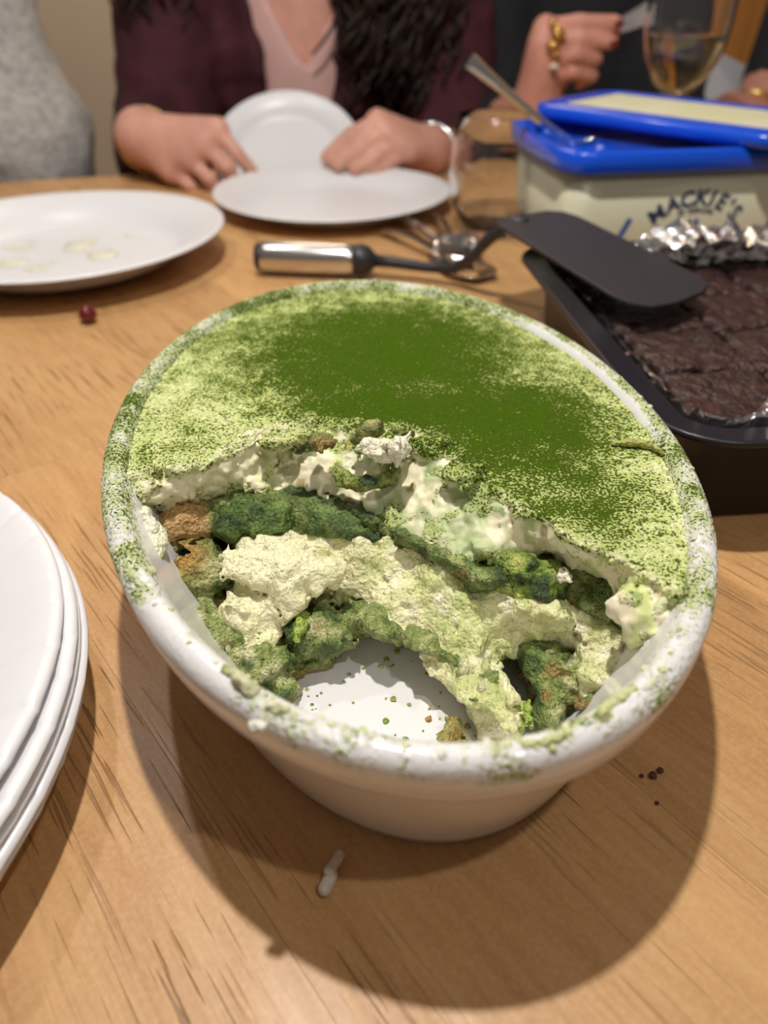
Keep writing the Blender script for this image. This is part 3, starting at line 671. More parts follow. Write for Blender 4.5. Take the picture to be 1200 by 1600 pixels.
smear([(0.0695, 0.1324, 0.0550), (0.0658, 0.1290, 0.0520), (0.0633, 0.1276, 0.0470)], .0014, 8, (.72, .72, .45)); smear([(0.0615, 0.1229, 0.0420), (0.0581, 0.1202, 0.0360)], .0013, 9, (.75, .74, .6)); smear([(0.0634, 0.1243, 0.0460), (0.0615, 0.1227, 0.0400)], .0010, 10, (.8, .78, .68))
smear([(0.0421, 0.0923, 0.0590), (0.0461, 0.0962, 0.0590), (0.0501, 0.0990, 0.0590)], .0012, 11, (.60, .63, .3)); smear([(0.0261, 0.0857, 0.0594), (0.0298, 0.0861, 0.0594), (0.0336, 0.0876, 0.0594)], .0008, 12, (.55, .60, .26))
smear([(0.0719, 0.1982, 0.0575), (0.0771, 0.1974, 0.0580), (0.0817, 0.1962, 0.0580), (0.0846, 0.1922, 0.0575)], .0010, 13, (.42, .42, .12))
# ------------------------------------------------------------------ paper plates
def plate(R0, H0, name, label, group, loc, rot=(0, 0, 0), seed=0, crease=True, stain=None, th=.0007, mt=PAPER):
    rr = random.Random(seed); cr = [(i * 2 * math.pi / 44 + rr.uniform(-.03, .03), rr.uniform(.5, 1), rr.uniform(.72, .86)) for i in range(44)]
    prof = [(0.0005, 0), (.30, 0), (.60, .0), (.66, .02), (.70, .10), (.75, .35), (.79, .55), (.83, .68), (.88, .80), (.93, .92), (.97, .99), (.99, 1.0), (1.0, .95)]
    P = [(r * R0, z * H0 + th) for r, z in prof] + [(r * R0, z * H0) for r, z in prof[::-1]]
    def fn(p, r, w):
        if crease and r > R0 * .70:
            for a, d, r0 in cr:
                e = abs((w - a - .25 * (r / R0 - .9) + math.pi) % (2 * math.pi) - math.pi)
                if e < .020 and r > R0 * r0: p[2] -= .0007 * d * (1 - e / .020)
        p[2] += .0010 * math.sin(2 * w + seed) * (r / R0) ** 2
        return p
    v, f = lathe(P, 640 if crease else 96, fn)
    f = [q[::-1] for q in f] if False else f
    o = obj(name, v, f, mt); o.location = loc; o.rotation_euler = rot
    tag(o, label, 'plate', group); return o
ords = ['lowest', 'second lowest', 'middle', 'second highest', 'topmost']
for i in range(5):
    plate(.1185, .019, 'paper_plate', '%s white paper plate of the five-high stack at the left' % ords[i], 'stacked paper plates', (-.1965 + [0, .0008, -.0008, -.001, -.005][i], .1095 + [0, .0005, .001, .0008, .003][i], .0012 + i * .0034), (0, 0, i * .9), seed=i + 1)
P1 = plate(.118, .021, 'paper_plate', 'used white paper plate with pale yellow food smears at the left', None, (-.237, .561, .004), (0, 0, .3), 8, False)
plate(.1085, .016, 'paper_plate', 'clean white paper plate lying flat in front of the hands', None, (-.047, .722, .0005), (0, 0, .3), 9, False)
plate(.078, .014, 'paper_plate', 'small white paper plate held tilted up between two hands', None, (-0.1014, 0.8500, 0.0169), (R(37), 0, 0), 10, False)
# food smears on the used plate: thin dabs
vf = []; random.seed(3)
for i in range(14):
    w = random.uniform(0, 6.28); r = random.uniform(0, .06); vf.append(((-.237 + r * math.cos(w), .575 + .8 * r * math.sin(w), .0049), random.choice((.004, .008, .012))))
V = []; Fc = []
for i, (p, r) in enumerate(vf):
    a, b = icos(p, r, i); a = [(q[0], q[1], p[2] + (q[2] - p[2]) * .12) for q in a]; k = len(V); V += a; Fc += [tuple(t + k for t in q) for q in b]
o = obj('food_smears', V, Fc, mat('yellow_food_smear', (.72, .70, .56), .3)); tag(o, kind='stuff'); P1_loc = P1.location
o.parent = P1; o.matrix_parent_inverse = parent_inv(P1)

# ------------------------------------------------------------------ cake server
sv = empty('cake_server', (-.05, .53, .0), 'cake server with steel handle and black nylon blade resting on the tin', 'cake server')
def rod(pts, radii, seg=20): return tube(pts, radii, seg)
A0 = np.array((-.089, .534, .0125)); A1 = np.array((-.020, .5265, .0125))
def lerp(a, b, t): return tuple(a + (b - a) * t)
obj('handle', *rod([lerp(A0, A1, t) for t in (0, .015, .04, .1, .5, .9, .97, 1)], [.006, .0093, .0103, .0108, .0112, .0108, .0102, .009]), STEEL, sv)
obj('handle_cap', *rod([lerp(A0, A1, t) for t in (-.045, -.03, .0, .01)], [.004, .0088, .0100, .0100]), BLACKNYLON, sv)
obj('collar', *rod([lerp(A0, A1, t) for t in (.98, 1.0, 1.06, 1.14, 1.2)], [.0095, .0104, .0108, .009, .005]), BLACKNYLON, sv)
sh = [lerp(A0, A1, 1.18), (.005, .522, .0122), (.030, .516, .0105), (.048, .506, .0125), (.058, .492, .025), (.066, .479, .040), (.078, .468, .0535), (.086, .462, .0545)]
obj('shaft', *tube(sh, [.0045, .004, .0036, .0036, .0036, .004, .0042, .003], 12), BLACKNYLON, sv)
bl = [(.0665, .462), (.075, .4715), (.102, .487), (.112, .486), (.120, .476), (.1605, .372), (.1610, .362), (.153, .350), (.136, .336), (.124, .331), (.114, .335), (.108, .344), (.070, .449)]
def zb(x, y): return .0555 - .02 * (x - .07) + .002 * (y - .46) * 10
b0 = [(x, y, zb(x, y)) for x, y in bl]; b1 = [(x, y, z - .0022) for x, y, z in b0]
o = obj('blade', *loft([b1[::-1], b0[::-1]], True, True), BLACKNYLON, sv, smooth=False); bevel(o.data, .0006, 2)

# ------------------------------------------------------------------ spoons
def spoon(name, label, loc, rotz, L=.15, tilt=0, w=.018, roll=0, group=None, fork=False, M=None):
    n = 40; m = 10; v = []; f = []
    def wid(s):
        if s < .62: return .0052 - .0022 * math.sin(math.pi * min(s / .62, 1) * .9) ** 1
        t = (s - .62) / .38; return max(.0005, .0030 + (w - .003) * math.sqrt(max(0, 1 - ((t - .52) / .52) ** 2)) * sst(np.array([t]), 0, .25)[0])
    for side in (0, 1):
        for i in range(n + 1):
            s = i / n; ww = wid(s); d = 0 if s < .62 else .008 * math.sin(math.pi * (s - .62) / .38) * (w / .018)
            zc = .004 * math.sin(math.pi * s / .62) if s < .62 else 0
            for j in range(m + 1):
                u = -1 + 2 * j / m; v.append((s * L, u * ww, zc - d * (1 - u * u) - side * .0014 + (.0005 * (1 - u * u) if s < .6 else 0)))
    k = (n + 1) * (m + 1)
    for i in range(n):
        for j in range(m):
            a = i * (m + 1) + j; q = (a, a + m + 1, a + m + 2, a + 1); f.append(q); f.append(tuple(x + k for x in q[::-1]))
    for i in range(n):
        for j in (0, m): a = i * (m + 1) + j; q = (a, a + k, a + k + m + 1, a + m + 1); f.append(q)
    for j in range(m):
        for i in (0, n): a = i * (m + 1) + j; f.append((a, a + 1, a + 1 + k, a + k))
    o = obj(name, v, f, CHROME); o.location = loc
    if M is None: o.rotation_euler = (roll, tilt, rotz)
    else: o.rotation_euler = M
    tag(o, label, 'spoon', group); return o
spoon('spoon', 'steel spoon with its bowl nearest the dish behind the server shaft', (.000, .628, .006), R(-58), .135, 0)
spoon('spoon', 'steel spoon leaning across the other spoons beside the round plate', (.012, .668, .006), R(-70), .14, R(-2), roll=.5)
spoon('spoon', 'steel spoon in the pile lying furthest right', (.040, .672, .007), R(-80), .12, R(-3), roll=-.3)

# ------------------------------------------------------------------ tin, foil, brownies
TR = R(5.5); TC = (.2035, .3435); TW, TD = .235, .235
def tl(x, y, z): return (TC[0] + x * math.cos(TR) - y * math.sin(TR), TC[1] + x * math.sin(TR) + y * math.cos(TR), z)
def tring(inset, z, r=.030): return [tl(x, y, z) for x, y in rrect(TW, TD, r, 8, inset)]
tin = obj('baking_tin', *loft([tring(.046, .002), tring(.020, .0006), tring(.018, .002), tring(.0145, .0405), tring(.0125, .0430), tring(.0015, .0425), tring(.0000, .0435), tring(.0002, .0452), tring(.0015, .0458), tring(.0028, .0447), tring(.0130, .0440), tring(.0155, .0420), tring(.0195, .003), tring(.046, .0028)], True, True), TINMAT)
tag(tin, 'square black non-stick baking tin full of brownies on the right', 'baking tin')
# foil liner
bpy_rng = random.Random(5)
def foil():
    n = 300; m = 16; v = []; f = []
    base = rrect(TW, TD, .022, 8, .0215)
    # resample outline
    P = base + [base[0]]; L = [0]
    for i in range(len(base)): L.append(L[-1] + math.hypot(P[i + 1][0] - P[i][0], P[i + 1][1] - P[i][1]))
    for i in range(n):
        s = L[-1] * i / n; k = max(j for j in range(len(L)) if L[j] <= s + 1e-9); k = min(k, len(base) - 1); t = (s - L[k]) / (L[k + 1] - L[k]); x = P[k][0] + (P[k + 1][0] - P[k][0]) * t; y = P[k][1] + (P[k + 1][1] - P[k][1]) * t
        back = sst(np.array([y]), .055, .085)[0] * sst(np.array([x]), -.075, -.035)[0]; lft = 1.0 if x < -.07 else 0; fr = 1.0 if y < -.085 else 0
        top = .0385 + .021 * back + .003 * mnoise.noise(Vector((s * 60, 0, 0))) + (.0055 if fr else 0)
        for j in range(m + 1):
            t = j / m; z = .008 + (top - .008) * min(t * 1.25, 1); inn = .0
            if t > .8: inn = (t - .8) / .2 * (.016 * back + .022 * fr * (x > -.075) + .003); z -= inn * (.25 if not fr else .03)
            q = Vector((x * 45, y * 45, z * 60 + t)); nx = mnoise.noise(q * 3) ; ny = mnoise.noise(q * 3 + Vector((9, 4, 1))); nz = mnoise.noise(q * 4 + Vector((3, 7, 5)))
            a = (.0016 + .0045 * back) * sst(np.array([t]), .3, .8)[0]
            l = math.hypot(x, y); xx = x * (1 - inn / max(l, .01)) + nx * a - (0 if t < .7 else 0); yy = y * (1 - inn / max(l, .01)) + ny * a
            v.append(tl(xx, yy, z + nz * a * 1.2))
    for i in range(n):
        for j in range(m): a = i * (m + 1) + j; b = ((i + 1) % n) * (m + 1) + j; f.append((a, b, b + 1, a + 1))
    o = obj('foil_liner', v, f, FOIL, smooth=False); tag(o, 'crumpled silver foil lining the baking tin, bunched up at its back', 'foil')
    md = o.modifiers.new('thickness', 'SOLIDIFY'); md.thickness = .0002
    return o
foil()
bw = .0465
rowl = ['front', 'second', 'third', 'back']; coll = ['against the left side', 'second from the left', 'third from the left', 'against the right side']
for j in range(4):
    for i in range(4):
        cx = (i - 1.5) * bw; cy = (j - 1.5) * bw; zt = .0385 + random.uniform(-.001, .0015)
        (X, Y, Z), l = grid((cx - bw * .6, cy - bw * .6, .005), (cx + bw * .6, cy + bw * .6, .048), .0018 if i > 1 else .0013)
        wx = X + .0018 * vn(X, Y, X * 0, .018, 3); wy = Y + .0018 * vn(X, Y, X * 0, .018, 7)
        hx = bw / 2 - .0006; d = np.maximum(np.abs(wx - cx) - hx, np.abs(wy - cy) - hx)
        F = smax(d.astype(np.float32), (Z - zt).astype(np.float32), .004); F = np.maximum(F, .0065 - Z)
        top_ = Z > .028
        n_ = .0014 * vn(X, Y, Z, .009, i * 4 + j) + .0007 * vn(X, Y, Z, .004, 3) + .0007 * np.abs(vn(X, Y, Z, .006, 8)); F = F + np.where(top_, n_, n_ * .15)
        V, Q = surfnet(F, l, .0018 if i > 1 else .0013); V = np.stack(tl(V[:, 0], V[:, 1], V[:, 2]), 1)
        o = link('brownie', npmesh('brownie', V, Q), BROWNIE)
        tag(o, 'dark crackled brownie square, %s row of the tin, %s' % (rowl[j], coll[i]), 'brownie', 'brownies in the tin')

# ------------------------------------------------------------------ ice cream tub, its lid, the spoon in it
TBR = R(9); NX, NY = .119, .520; TBW, TBD = .225, .138
def tb(x, y, z): return (NX + x * math.cos(TBR) - y * math.sin(TBR), NY + x * math.sin(TBR) + y * math.cos(TBR), z)
def tbring(inset, z, r=.022): return [tb(x + TBW / 2, y + TBD / 2, z) for x, y in rrect(TBW, TBD, r, 8, inset)]
tub = empty('ice_cream_tub', tb(TBW / 2, TBD / 2, 0), 'cream plastic ice cream tub with blue rim and navy lettering', 'tub')
obj('body', *loft([tbring(.016, .001), tbring(.0125, .0002), tbring(.0115, .002), tbring(.004, .071), tbring(.0055, .071), tbring(.0125, .003), tbring(.016, .0028)], True, True), TUBCREAM, tub)
obj('rim', *loft([tbring(.0055, .079), tbring(.0055, .0685), tbring(.0005, .0680), tbring(-.001, .0695), tbring(-.001, .0805), tbring(.001, .0822), tbring(.004, .0822), tbring(.0055, .079)]), BLUE, tub)
obj('inner_lid', *loft([tbring(.004, .0785), tbring(.012, .0775), tbring(.016, .0745), tbring(.03, .0742)], False, True), BLUE, tub)
# lettering on the front face
def text_mesh(s, size, extr=.0001, bold=.0):
    c = bpy.data.curves.new('t', 'FONT'); c.body = s; c.size = size; c.extrude = extr; c.offset = bold; c.align_x = 'CENTER'; c.align_y = 'BOTTOM_BASELINE'; c.resolution_u = 3
    t = bpy.data.objects.new('t', c); COL.objects.link(t); dg = bpy.context.evaluated_depsgraph_get(); me = bpy.data.meshes.new_from_object(t.evaluated_get(dg)); bpy.data.objects.remove(t)
    v = [tuple(q.co) for q in me.vertices]; f = [tuple(q.vertices) for q in me.polygons]; bpy.data.meshes.remove(me); return v, f
SL = math.atan2(.0075, .069)
def onface(v, f, x0, z0):
    out = []
    for x, y, z in v:
        X = x0 + x; ZZ = z0 + y * math.cos(SL); ins = .0115 - (ZZ - .002) / .069 * .0075
        out.append(tb(X, ins - .0003 - z, ZZ))
    return out, f
def arc_text(s, size, cx, cz, rad, step, bold, extr=.0001):
    parts = []; n = len(s); widths = {'M': 1.25, 'I': .55, "'": .4, 'W': 1.3, ' ': .6}
    w = [widths.get(ch, 1) for ch in s]; tot = sum(w); a = -tot * step / 2
    for ch, wi in zip(s, w):
        am = a + wi * step / 2; a += wi * step
        if ch == ' ': continue
        v, f = text_mesh(ch, size, extr, bold)
        v = [(x * math.cos(-am) - (y + rad) * math.sin(-am), x * math.sin(-am) + (y + rad) * math.cos(-am) - rad, z) for x, y, z in v]
        parts.append(onface(v, f, cx, cz))
    return join(*parts)
LX = .102; 
obj('lettering', *arc_text("MACKIE'S", .0150, LX, .0455, .040, .235, .0004), INK, tub, smooth=False)
obj('small_lettering', *arc_text("OF SCOTLAND", .0042, LX, .0405, .040, .060, .0001), INK, tub, smooth=False)
# blue emblem under the name (partly hidden) and a blue brush mark to its left
em = []
for a, b, w in (((-.022, -.002), (-.012, .006), .0035), ((-.012, .004), (-.010, -.014), .004), ((-.020, -.010), (.0, -.008), .0035), ((.0, .006), (.004, -.012), .003)):
    d = Vector((b[0] - a[0], b[1] - a[1])).normalized(); n = Vector((-d.y, d.x)) * w / 2; q = [(a[0] + n.x, a[1] + n.y, 0), (a[0] - n.x, a[1] - n.y, 0), (b[0] - n.x, b[1] - n.y, 0), (b[0] + n.x, b[1] + n.y, 0)]
    em.append(onface(q + [(x, y, .0001) for x, y, z in q], [(0, 1, 2, 3), (4, 5, 6, 7), (0, 1, 5, 4), (1, 2, 6, 5), (2, 3, 7, 6), (3, 0, 4, 7)], LX + .002, .030))
for a, b, w in (((-.056, -.008), (-.048, .012), .004), ((-.060, -.012), (-.054, .0), .0028)):
    d = Vector((b[0] - a[0], b[1] - a[1])).normalized(); n = Vector((-d.y, d.x)) * w / 2; q = [(a[0] + n.x, a[1] + n.y, 0), (a[0] - n.x, a[1] - n.y, 0), (b[0] - n.x, b[1] - n.y, 0), (b[0] + n.x, b[1] + n.y, 0)]
    em.append(onface(q + [(x, y, .0001) for x, y, z in q], [(0, 1, 2, 3), (4, 5, 6, 7), (0, 1, 5, 4), (1, 2, 6, 5), (2, 3, 7, 6), (3, 0, 4, 7)], LX, .026))
for e_ in em[:1]: obj('emblem', *join(*em[:4]), INKBLUE, tub, smooth=False)
for e_ in em[4:]: obj('brush_mark', *e_, INKBLUE, tub, smooth=False)
# loose lid lying turned on top
lid = empty('tub_lid', (.228, .634, .0868), 'loose blue plastic lid with cream label lying askew on the tub', 'lid')
lid.rotation_euler = (R(0), R(.6), R(-44))
def lring(inset, z, r=.02, w=.200, d=.120): return [(x, y, z) for x, y in rrect(w, d, r, 8, inset)]
def child(name, v, f, mt, par, smooth=True):
    o = obj(name, v, f, mt, None, smooth); o.parent = par; return o
child('lid_shell', *loft([lring(.0010, -.0035), lring(-.0012, -.0035), lring(-.0012, .0035), lring(.001, .0058), lring(.006, .0060), lring(.0075, .0045), lring(.011, .0042), lring(.0125, .0055), lring(.03, .0055)], False, True), BLUE, lid)
child('lid_label', *loft([lring(.021, .0056, .008), lring(.021, .0060, .008)], True, True), mat('lid_label_print', (.78, .74, .55), .4, col2=(.70, .68, .40), var=.15, vscale=60), lid, False)
sp = spoon('spoon', 'steel spoon sticking up out of the blue tub', (0, 0, 0), 0, .15)
a = Vector((0.0601, 0.6100, 0.1267)); b = Vector((0.1239, 0.5980, 0.0826)); dv = (b - a).normalized()
sp.location = a; sp.rotation_euler = dv.to_track_quat('X', 'Y').to_euler()

# ------------------------------------------------------------------ glasses
def glass_obj(name, prof, loc, label, wine=None, seg=72):
    g = empty(name, loc, label, 'glass')
    v, f = lathe(prof, seg, None, loc); obj('bowl', v, f, GLASS, g)
    if wine:
        v, f = lathe(wine, seg, None, loc); o = obj('white_wine', v, f, WINE, g); o['label'] = 'pale white wine filling the lower bowl'
    return g
def wineprof(hb, pts, th=.0012):
    outer = [(.0005, .0), (.030, .0005), (.0315, .0015), (.028, .0028), (.010, .005), (.0042, .010), (.0036, .03), (.0036, hb - .02), (.0042, hb - .006), (.008, hb + .001)] + [(r, hb + z) for r, z in pts]
    inn = [(r - th, hb + z) for r, z in pts[::-1]] + [(.006, hb + .004), (.0005, hb + .003)]
    return outer + inn
bp_ = [(.0155, .008), (.0245, .018), (.0315, .031), (.0350, .045), (.0365, .060), (.0365, .085), (.0345, .112), (.0315, .135)]
bi = [(r - .0013, .082 + z) for r, z in bp_]
wl = [(.0005, .0855), (.005, .0865)] + [(r - .0001, z) for r, z in bi[:4]] + [(.0343, .1325), (.0335, .1332), (.0005, .1328)]
glass_obj('wine_glass', wineprof(.082, bp_), (.263, .765, .0), 'tall wine glass of pale white wine behind the blue tub', wl)
tp = [(.012, .0065), (.022, .014), (.030, .026), (.0340, .040), (.0350, .052), (.0335, .068), (.031, .080)]
st = [(.0005, .0), (.020, .0), (.022, .003), (.0262, .010), (.0325, .025), (.0355, .040), (.0360, .052), (.0345, .070), (.0315, .088), (.0305, .0886), (.0303, .0875)] + [(.0333, .070), (.0348, .052), (.0343, .040), (.0312, .026), (.025, .012), (.018, .0075), (.0005, .0065)]
glass_obj('stemless_glass', st, (.0885, .640, .0), 'empty clear stemless glass standing left of the ice cream tub')
tg = [(.0005, .0), (.028, .0), (.030, .002), (.034, .09), (.0325, .09), (.0285, .006), (.0005, .0055)]
glass_obj('water_glass', tg, (-.2735, .4250, .0), 'clear water glass cut off by the left edge')

# ------------------------------------------------------------------ small things on the table
o = obj('berry', *icos((-0.1830, 0.4408, 0.0052), .0056, 4), BERRY); 
for v_ in o.data.vertices: v_.co.z = .0052 + (v_.co.z - .0052) / .55
sm = o.modifiers.new('round', 'SUBSURF'); sm.levels = sm.render_levels = 1
tag(o, 'small dark red glossy berry on the table behind the dish', 'berry')
def grain(label, a, b, r, seed):
    o = limb('rice_grain', [(a, b, r, r * .75)], RICE, None, r / 5, terms=((r * .15, r),), seed=seed, pad=r); tag(o, label, 'rice', 'rice grains on the table'); return o
grain('longer rice grain lying on top of the pair on the table', (-0.0129, 0.0917, 0.0030), (-0.0106, 0.0964, 0.0022), .0014, 1)
grain('short rice grain underneath, nearest the table front', (-0.0140, 0.0885, 0.0014), (-0.0122, 0.0919, 0.0014), .0018, 2)
for i, (px, r, lb) in enumerate([((0.0724, 0.1192, 0.0010), .0011, 'darkest brownie crumb of the pair right of the dish'), ((0.0748, 0.1208, 0.0009), .0009, 'small round brownie crumb touching the darkest crumb'), ((0.0694, 0.1193, 0.0006), .0006, 'pale brown crumb left of the dark crumbs'), ((0.0712, 0.1113, 0.0005), .0006, 'tiny pale crumb nearest the camera, right of the dish')]):
    v, f = icos(px, r, i * 2.2); o = obj('crumb', v, f, CRUMBM); tag(o, lb, 'crumb', 'crumbs on the table')

# ------------------------------------------------------------------ people
def hair(parent, roots, seed, n=60):
    rr = random.Random(seed); parts = []
    for i in range(n):
        (x0, y0, z0), (x1, y1, z1) = rr.choice(roots); t = rr.random()
        x = x0 + rr.gauss(0, .022); y = y0 + rr.gauss(0, .014); xe = x1 + rr.gauss(0, .03); ye = y1 + rr.gauss(0, .012); ze = z1 + rr.uniform(-.03, .05); ph = rr.random() * 6; fr = rr.uniform(5, 9); am = rr.uniform(.006, .014)
        pts = []; rad = []
        for k in range(25):
            s = k / 24; pts.append((x + (xe - x) * s + am * math.sin(fr * s * 4 + ph) * (s > .1), y + (ye - y) * s + am * math.cos(fr * s * 4 + ph), z0 + (ze - z0) * s)); rad.append(.0075 * (1 - .75 * s) * rr.uniform(.8, 1))
        parts.append(tube(pts, rad, 6))
    return obj('hair', *join(*parts), HAIR, parent)
def fingers(spec):
    c = []
    for pts, r in spec:
        for i in range(len(pts) - 1): c.append((pts[i], pts[i + 1], r * (1 - .10 * i), r * (1 - .10 * (i + 1)), .0022))
    return c
def bracelet(name, c, rad, axis, mt, parent, th=.0014):
    q = Vector(axis).normalized().to_track_quat('Z', 'Y'); pts = [Vector(c) + q @ Vector((rad * math.cos(2 * math.pi * k / 32), rad * math.sin(2 * math.pi * k / 32), 0)) for k in range(32)]
    return obj(name, *tube(pts, th, 8, True), mt, parent)

# -- person in burgundy, opposite
pa = empty('person', (-.10, 1.08, -.72), 'person in a burgundy velvet top holding a small paper plate in both hands', 'person')
bc = []
# torso skin: chest and neck, continuous with the arms
EL = (-.262, .985, -.005); ER = (.085, 1.00, -.01); SLt = (-.232, 1.10, .30); SRt = (.055, 1.10, .30)
WL = (-0.2451, 0.8300, 0.0432); WR = (0.0467, 0.8700, 0.0220)
bc += [((-.10, 1.12, -.20), (-.10, 1.11, .22), .115, .10, .04), ((-.17, 1.11, .28), (-.03, 1.11, .28), .065, .065, .04), ((-.10, 1.12, .26), (-.10, 1.10, .42), .052, .050, .03),
       (SLt, EL, .045, .036, .02), (EL, WL, .036, .025, .02), (SRt, ER, .045, .036, .02), (ER, WR, .036, .024, .02)]
# hands
KL = [(-0.1619, 0.8000, 0.0525), (-0.1752, 0.7950, 0.0398), (-0.1922, 0.7950, 0.0271), (-0.2117, 0.8000, 0.0156)]
for k_ in KL: bc.append((WL, k_, .021, .0125, .010))
bc += fingers([([KL[0], (-0.1449, 0.7900, 0.0349), (-0.1304, 0.7930, 0.0170)], .0080), ([KL[1], (-0.1544, 0.7850, 0.0221), (-0.1447, 0.7900, 0.0045)], .0082), ([KL[2], (-0.1722, 0.7850, 0.0115), (-0.1650, 0.7900, -0.0039)], .0080), ([KL[3], (-0.1941, 0.7880, 0.0050), (-0.1870, 0.7930, -0.0095)], .0072), ([WL, (-0.2004, 0.8500, 0.0322), (-0.1702, 0.8600, 0.0213), (-0.1438, 0.8500, 0.0119)], .0105)])
KR = [(-0.0065, 0.8350, 0.0553), (0.0000, 0.8280, 0.0459), (0.0117, 0.8250, 0.0358), (0.0249, 0.8280, 0.0270)]
for k_ in KR: bc.append((WR, k_, .020, .0125, .010))
bc += fingers([([KR[0], (-0.0333, 0.8200, 0.0448), (-0.0584, 0.8180, 0.0252)], .0088), ([KR[1], (-0.0225, 0.8150, 0.0352), (-0.0467, 0.8120, 0.0192)], .0090), ([KR[2], (-0.0097, 0.8120, 0.0263), (-0.0286, 0.8100, 0.0148)], .0088), ([KR[3], (0.0039, 0.8150, 0.0198), (-0.0098, 0.8120, 0.0132)], .0080), ([WR, (0.0000, 0.8700, 0.0320), (-0.0379, 0.8700, 0.0195), (-0.0616, 0.8600, 0.0138)], .0105)])
limb('body', bc, SKIN, pa, .0036, k=.012)
def clothes(name, cones, mt, parent, h=.006, terms=((.006, .05), (.0025, .02)), seed=0, cut=None, k=.03):
    def ex(F, X, Y, Z):
        return cut(F, X, Y, Z) if cut else F
    return limb(name, cones, mt, parent, h, k=k, terms=terms, seed=seed, extra=ex)
def vneck(F, X, Y, Z):
    # deep V opening at the front of the chest
    w = .040 + (Z - .06) * .10; V_ = np.maximum(np.abs(X + .100) - w, -(Z - .045)); V_ = np.maximum(V_, Y - 1.10)
    return np.maximum(F, -V_)
clothes('burgundy_top', [((-.10, 1.12, -.24), (-.10, 1.11, .20), .140, .128), ((-.19, 1.11, .27), (-.01, 1.11, .27), .080, .080), (SLt, EL, .062, .062), (EL, tuple((np.array(EL) * .6 + np.array(WL) * .4)), .062, .048), (SRt, ER, .062, .058), (ER, tuple((np.array(ER) * .7 + np.array(WR) * .3)), .058, .040)], BURG, pa, cut=vneck, seed=4, terms=((.007, .05), (.0035, .018)))
clothes('pink_camisole', [((-.10, 1.12, -.2), (-.10, 1.11, .17), .122, .112)], PINK, pa, .005, ((.002, .03),), 7, cut=lambda F, X, Y, Z: np.maximum(np.maximum(F, -(np.maximum(np.abs(X + .090) - (.000 + (Z - .085) * .60), -(Z - .082)))), Z - .20), k=.02)
hair(pa, [((-.215, 1.02, .42), (-.262, .975, .15)), ((.01, 1.01, .42), (.015, .965, .07)), ((.03, 1.02, .42), (.045, .975, .06)), ((.0, 1.02, .42), (-.010, .965, .085))], 3, 150)
for i, rr_ in enumerate((.0, .006)):
    c = np.array(WL) + (np.array(EL) - np.array(WL)) * (.12 + rr_ * 14); bracelet('bracelet', c, .030, np.array(EL) - np.array(WL), GOLD, pa, .0012)
c = np.array(WR) + (np.array(ER) - np.array(WR)) * .08; bracelet('silver_bracelet', c, .0275, np.array(ER) - np.array(WR), SILVER, pa, .0022)
# -- person in grey knit, far left
pb = empty('person', (-.50, 1.0, -.72), 'person in a thick grey marl knit jumper at the far left', 'person')
limb('body', [((-.63, 1.12, -.2), (-.63, 1.1, .25), .12, .11, .05), ((-.57, 1.08, .30), (-.44, .95, .0), .05, .045, .03), ((-.44, .95, .0), (-.47, .80, .03), .042, .030, .02), ((-.63, 1.1, .28), (-.63, 1.08, .42), .055, .05, .03)]
     + [((-.47, .80, .03), (-.49 - .012 * i, .72, .022), .022, .011, .01) for i in range(4)] + fingers([([(-.49 - .013 * i, .72, .022), (-.495 - .015 * i, .69, .018), (-.50 - .015 * i, .665, .012)], .0085) for i in range(4)] + [([(-.47, .79, .03), (-.458, .745, .025), (-.465, .715, .018)], .0095)]), SKIN2, pb, .006)
clothes('grey_jumper', [((-.64, 1.12, -.25), (-.64, 1.1, .22), .155, .15), ((-.67, 1.1, .27), (-.54, 1.08, .30), .10, .085), ((-.545, 1.08, .30), (-.425, .955, .0), .085, .078), ((-.425, .955, .0), (-.510, .86, .035), .076, .046)], GREYKNIT, pb, .006, ((.008, .06), (.003, .02)), 9)
# -- person in black top, right of centre
pc = empty('person', (.20, 1.15, -.72), 'person in a black top raising a ringed hand that pinches a piece of paper', 'person')
HW = (0.1640, 0.9000, 0.0595); KP = (0.1621, 0.8900, 0.1051)
E3 = (.185, 1.03, -.005)
b3 = [((.26, 1.20, -.2), (.26, 1.19, .22), .125, .115, .05), ((.18, 1.19, .28), (.34, 1.19, .28), .07, .07, .04), ((.26, 1.19, .3), (.26, 1.17, .45), .055, .05, .03),
      ((.13, 1.17, .28), (.115, 1.03, .0), .048, .038, .02), ((.115, 1.03, .0), HW, .038, .025, .02), ((.34, 1.17, .28), (.375, 1.05, -.03), .044, .036, .02), ((.375, 1.05, -.03), (.36, .99, .025), .036, .026, .02)]
b3 += [((.36, .99, .025), (.33 + .0 * i, .965 - .015 * i, .025), .021, .012, .01) for i in range(4)] + fingers([([(.33, .965 - .017 * i, .025), (.30, .955 - .018 * i, .018), (.28, .955 - .018 * i, .012)], .0088) for i in range(4)])
KK = [(0.1618, 0.8850, 0.1313), (0.1589, 0.8800, 0.1169), (0.1633, 0.8800, 0.1025), (0.1706, 0.8820, 0.0899)]
for k_ in KK: b3.append((HW, k_, .022, .0130, .010))
b3 += fingers([([KK[0], (0.1922, 0.8720, 0.1367), (0.2276, 0.8700, 0.1368)], .0092), ([KK[1], (0.1933, 0.8680, 0.1242), (0.2256, 0.8680, 0.1209)], .0092), ([KK[2], (0.1917, 0.8660, 0.1113), (0.2131, 0.8720, 0.1065), (0.2011, 0.8850, 0.0976)], .0092), ([KK[3], (0.1917, 0.8700, 0.0955), (0.2132, 0.8760, 0.0916), (0.2032, 0.8850, 0.0838)], .0084), ([HW, (0.1925, 0.9050, 0.0935), (0.2138, 0.8950, 0.1142), (0.2296, 0.8820, 0.1287)], .0110)])
limb('body', b3, SKIN2, pc, .0038, k=.012)
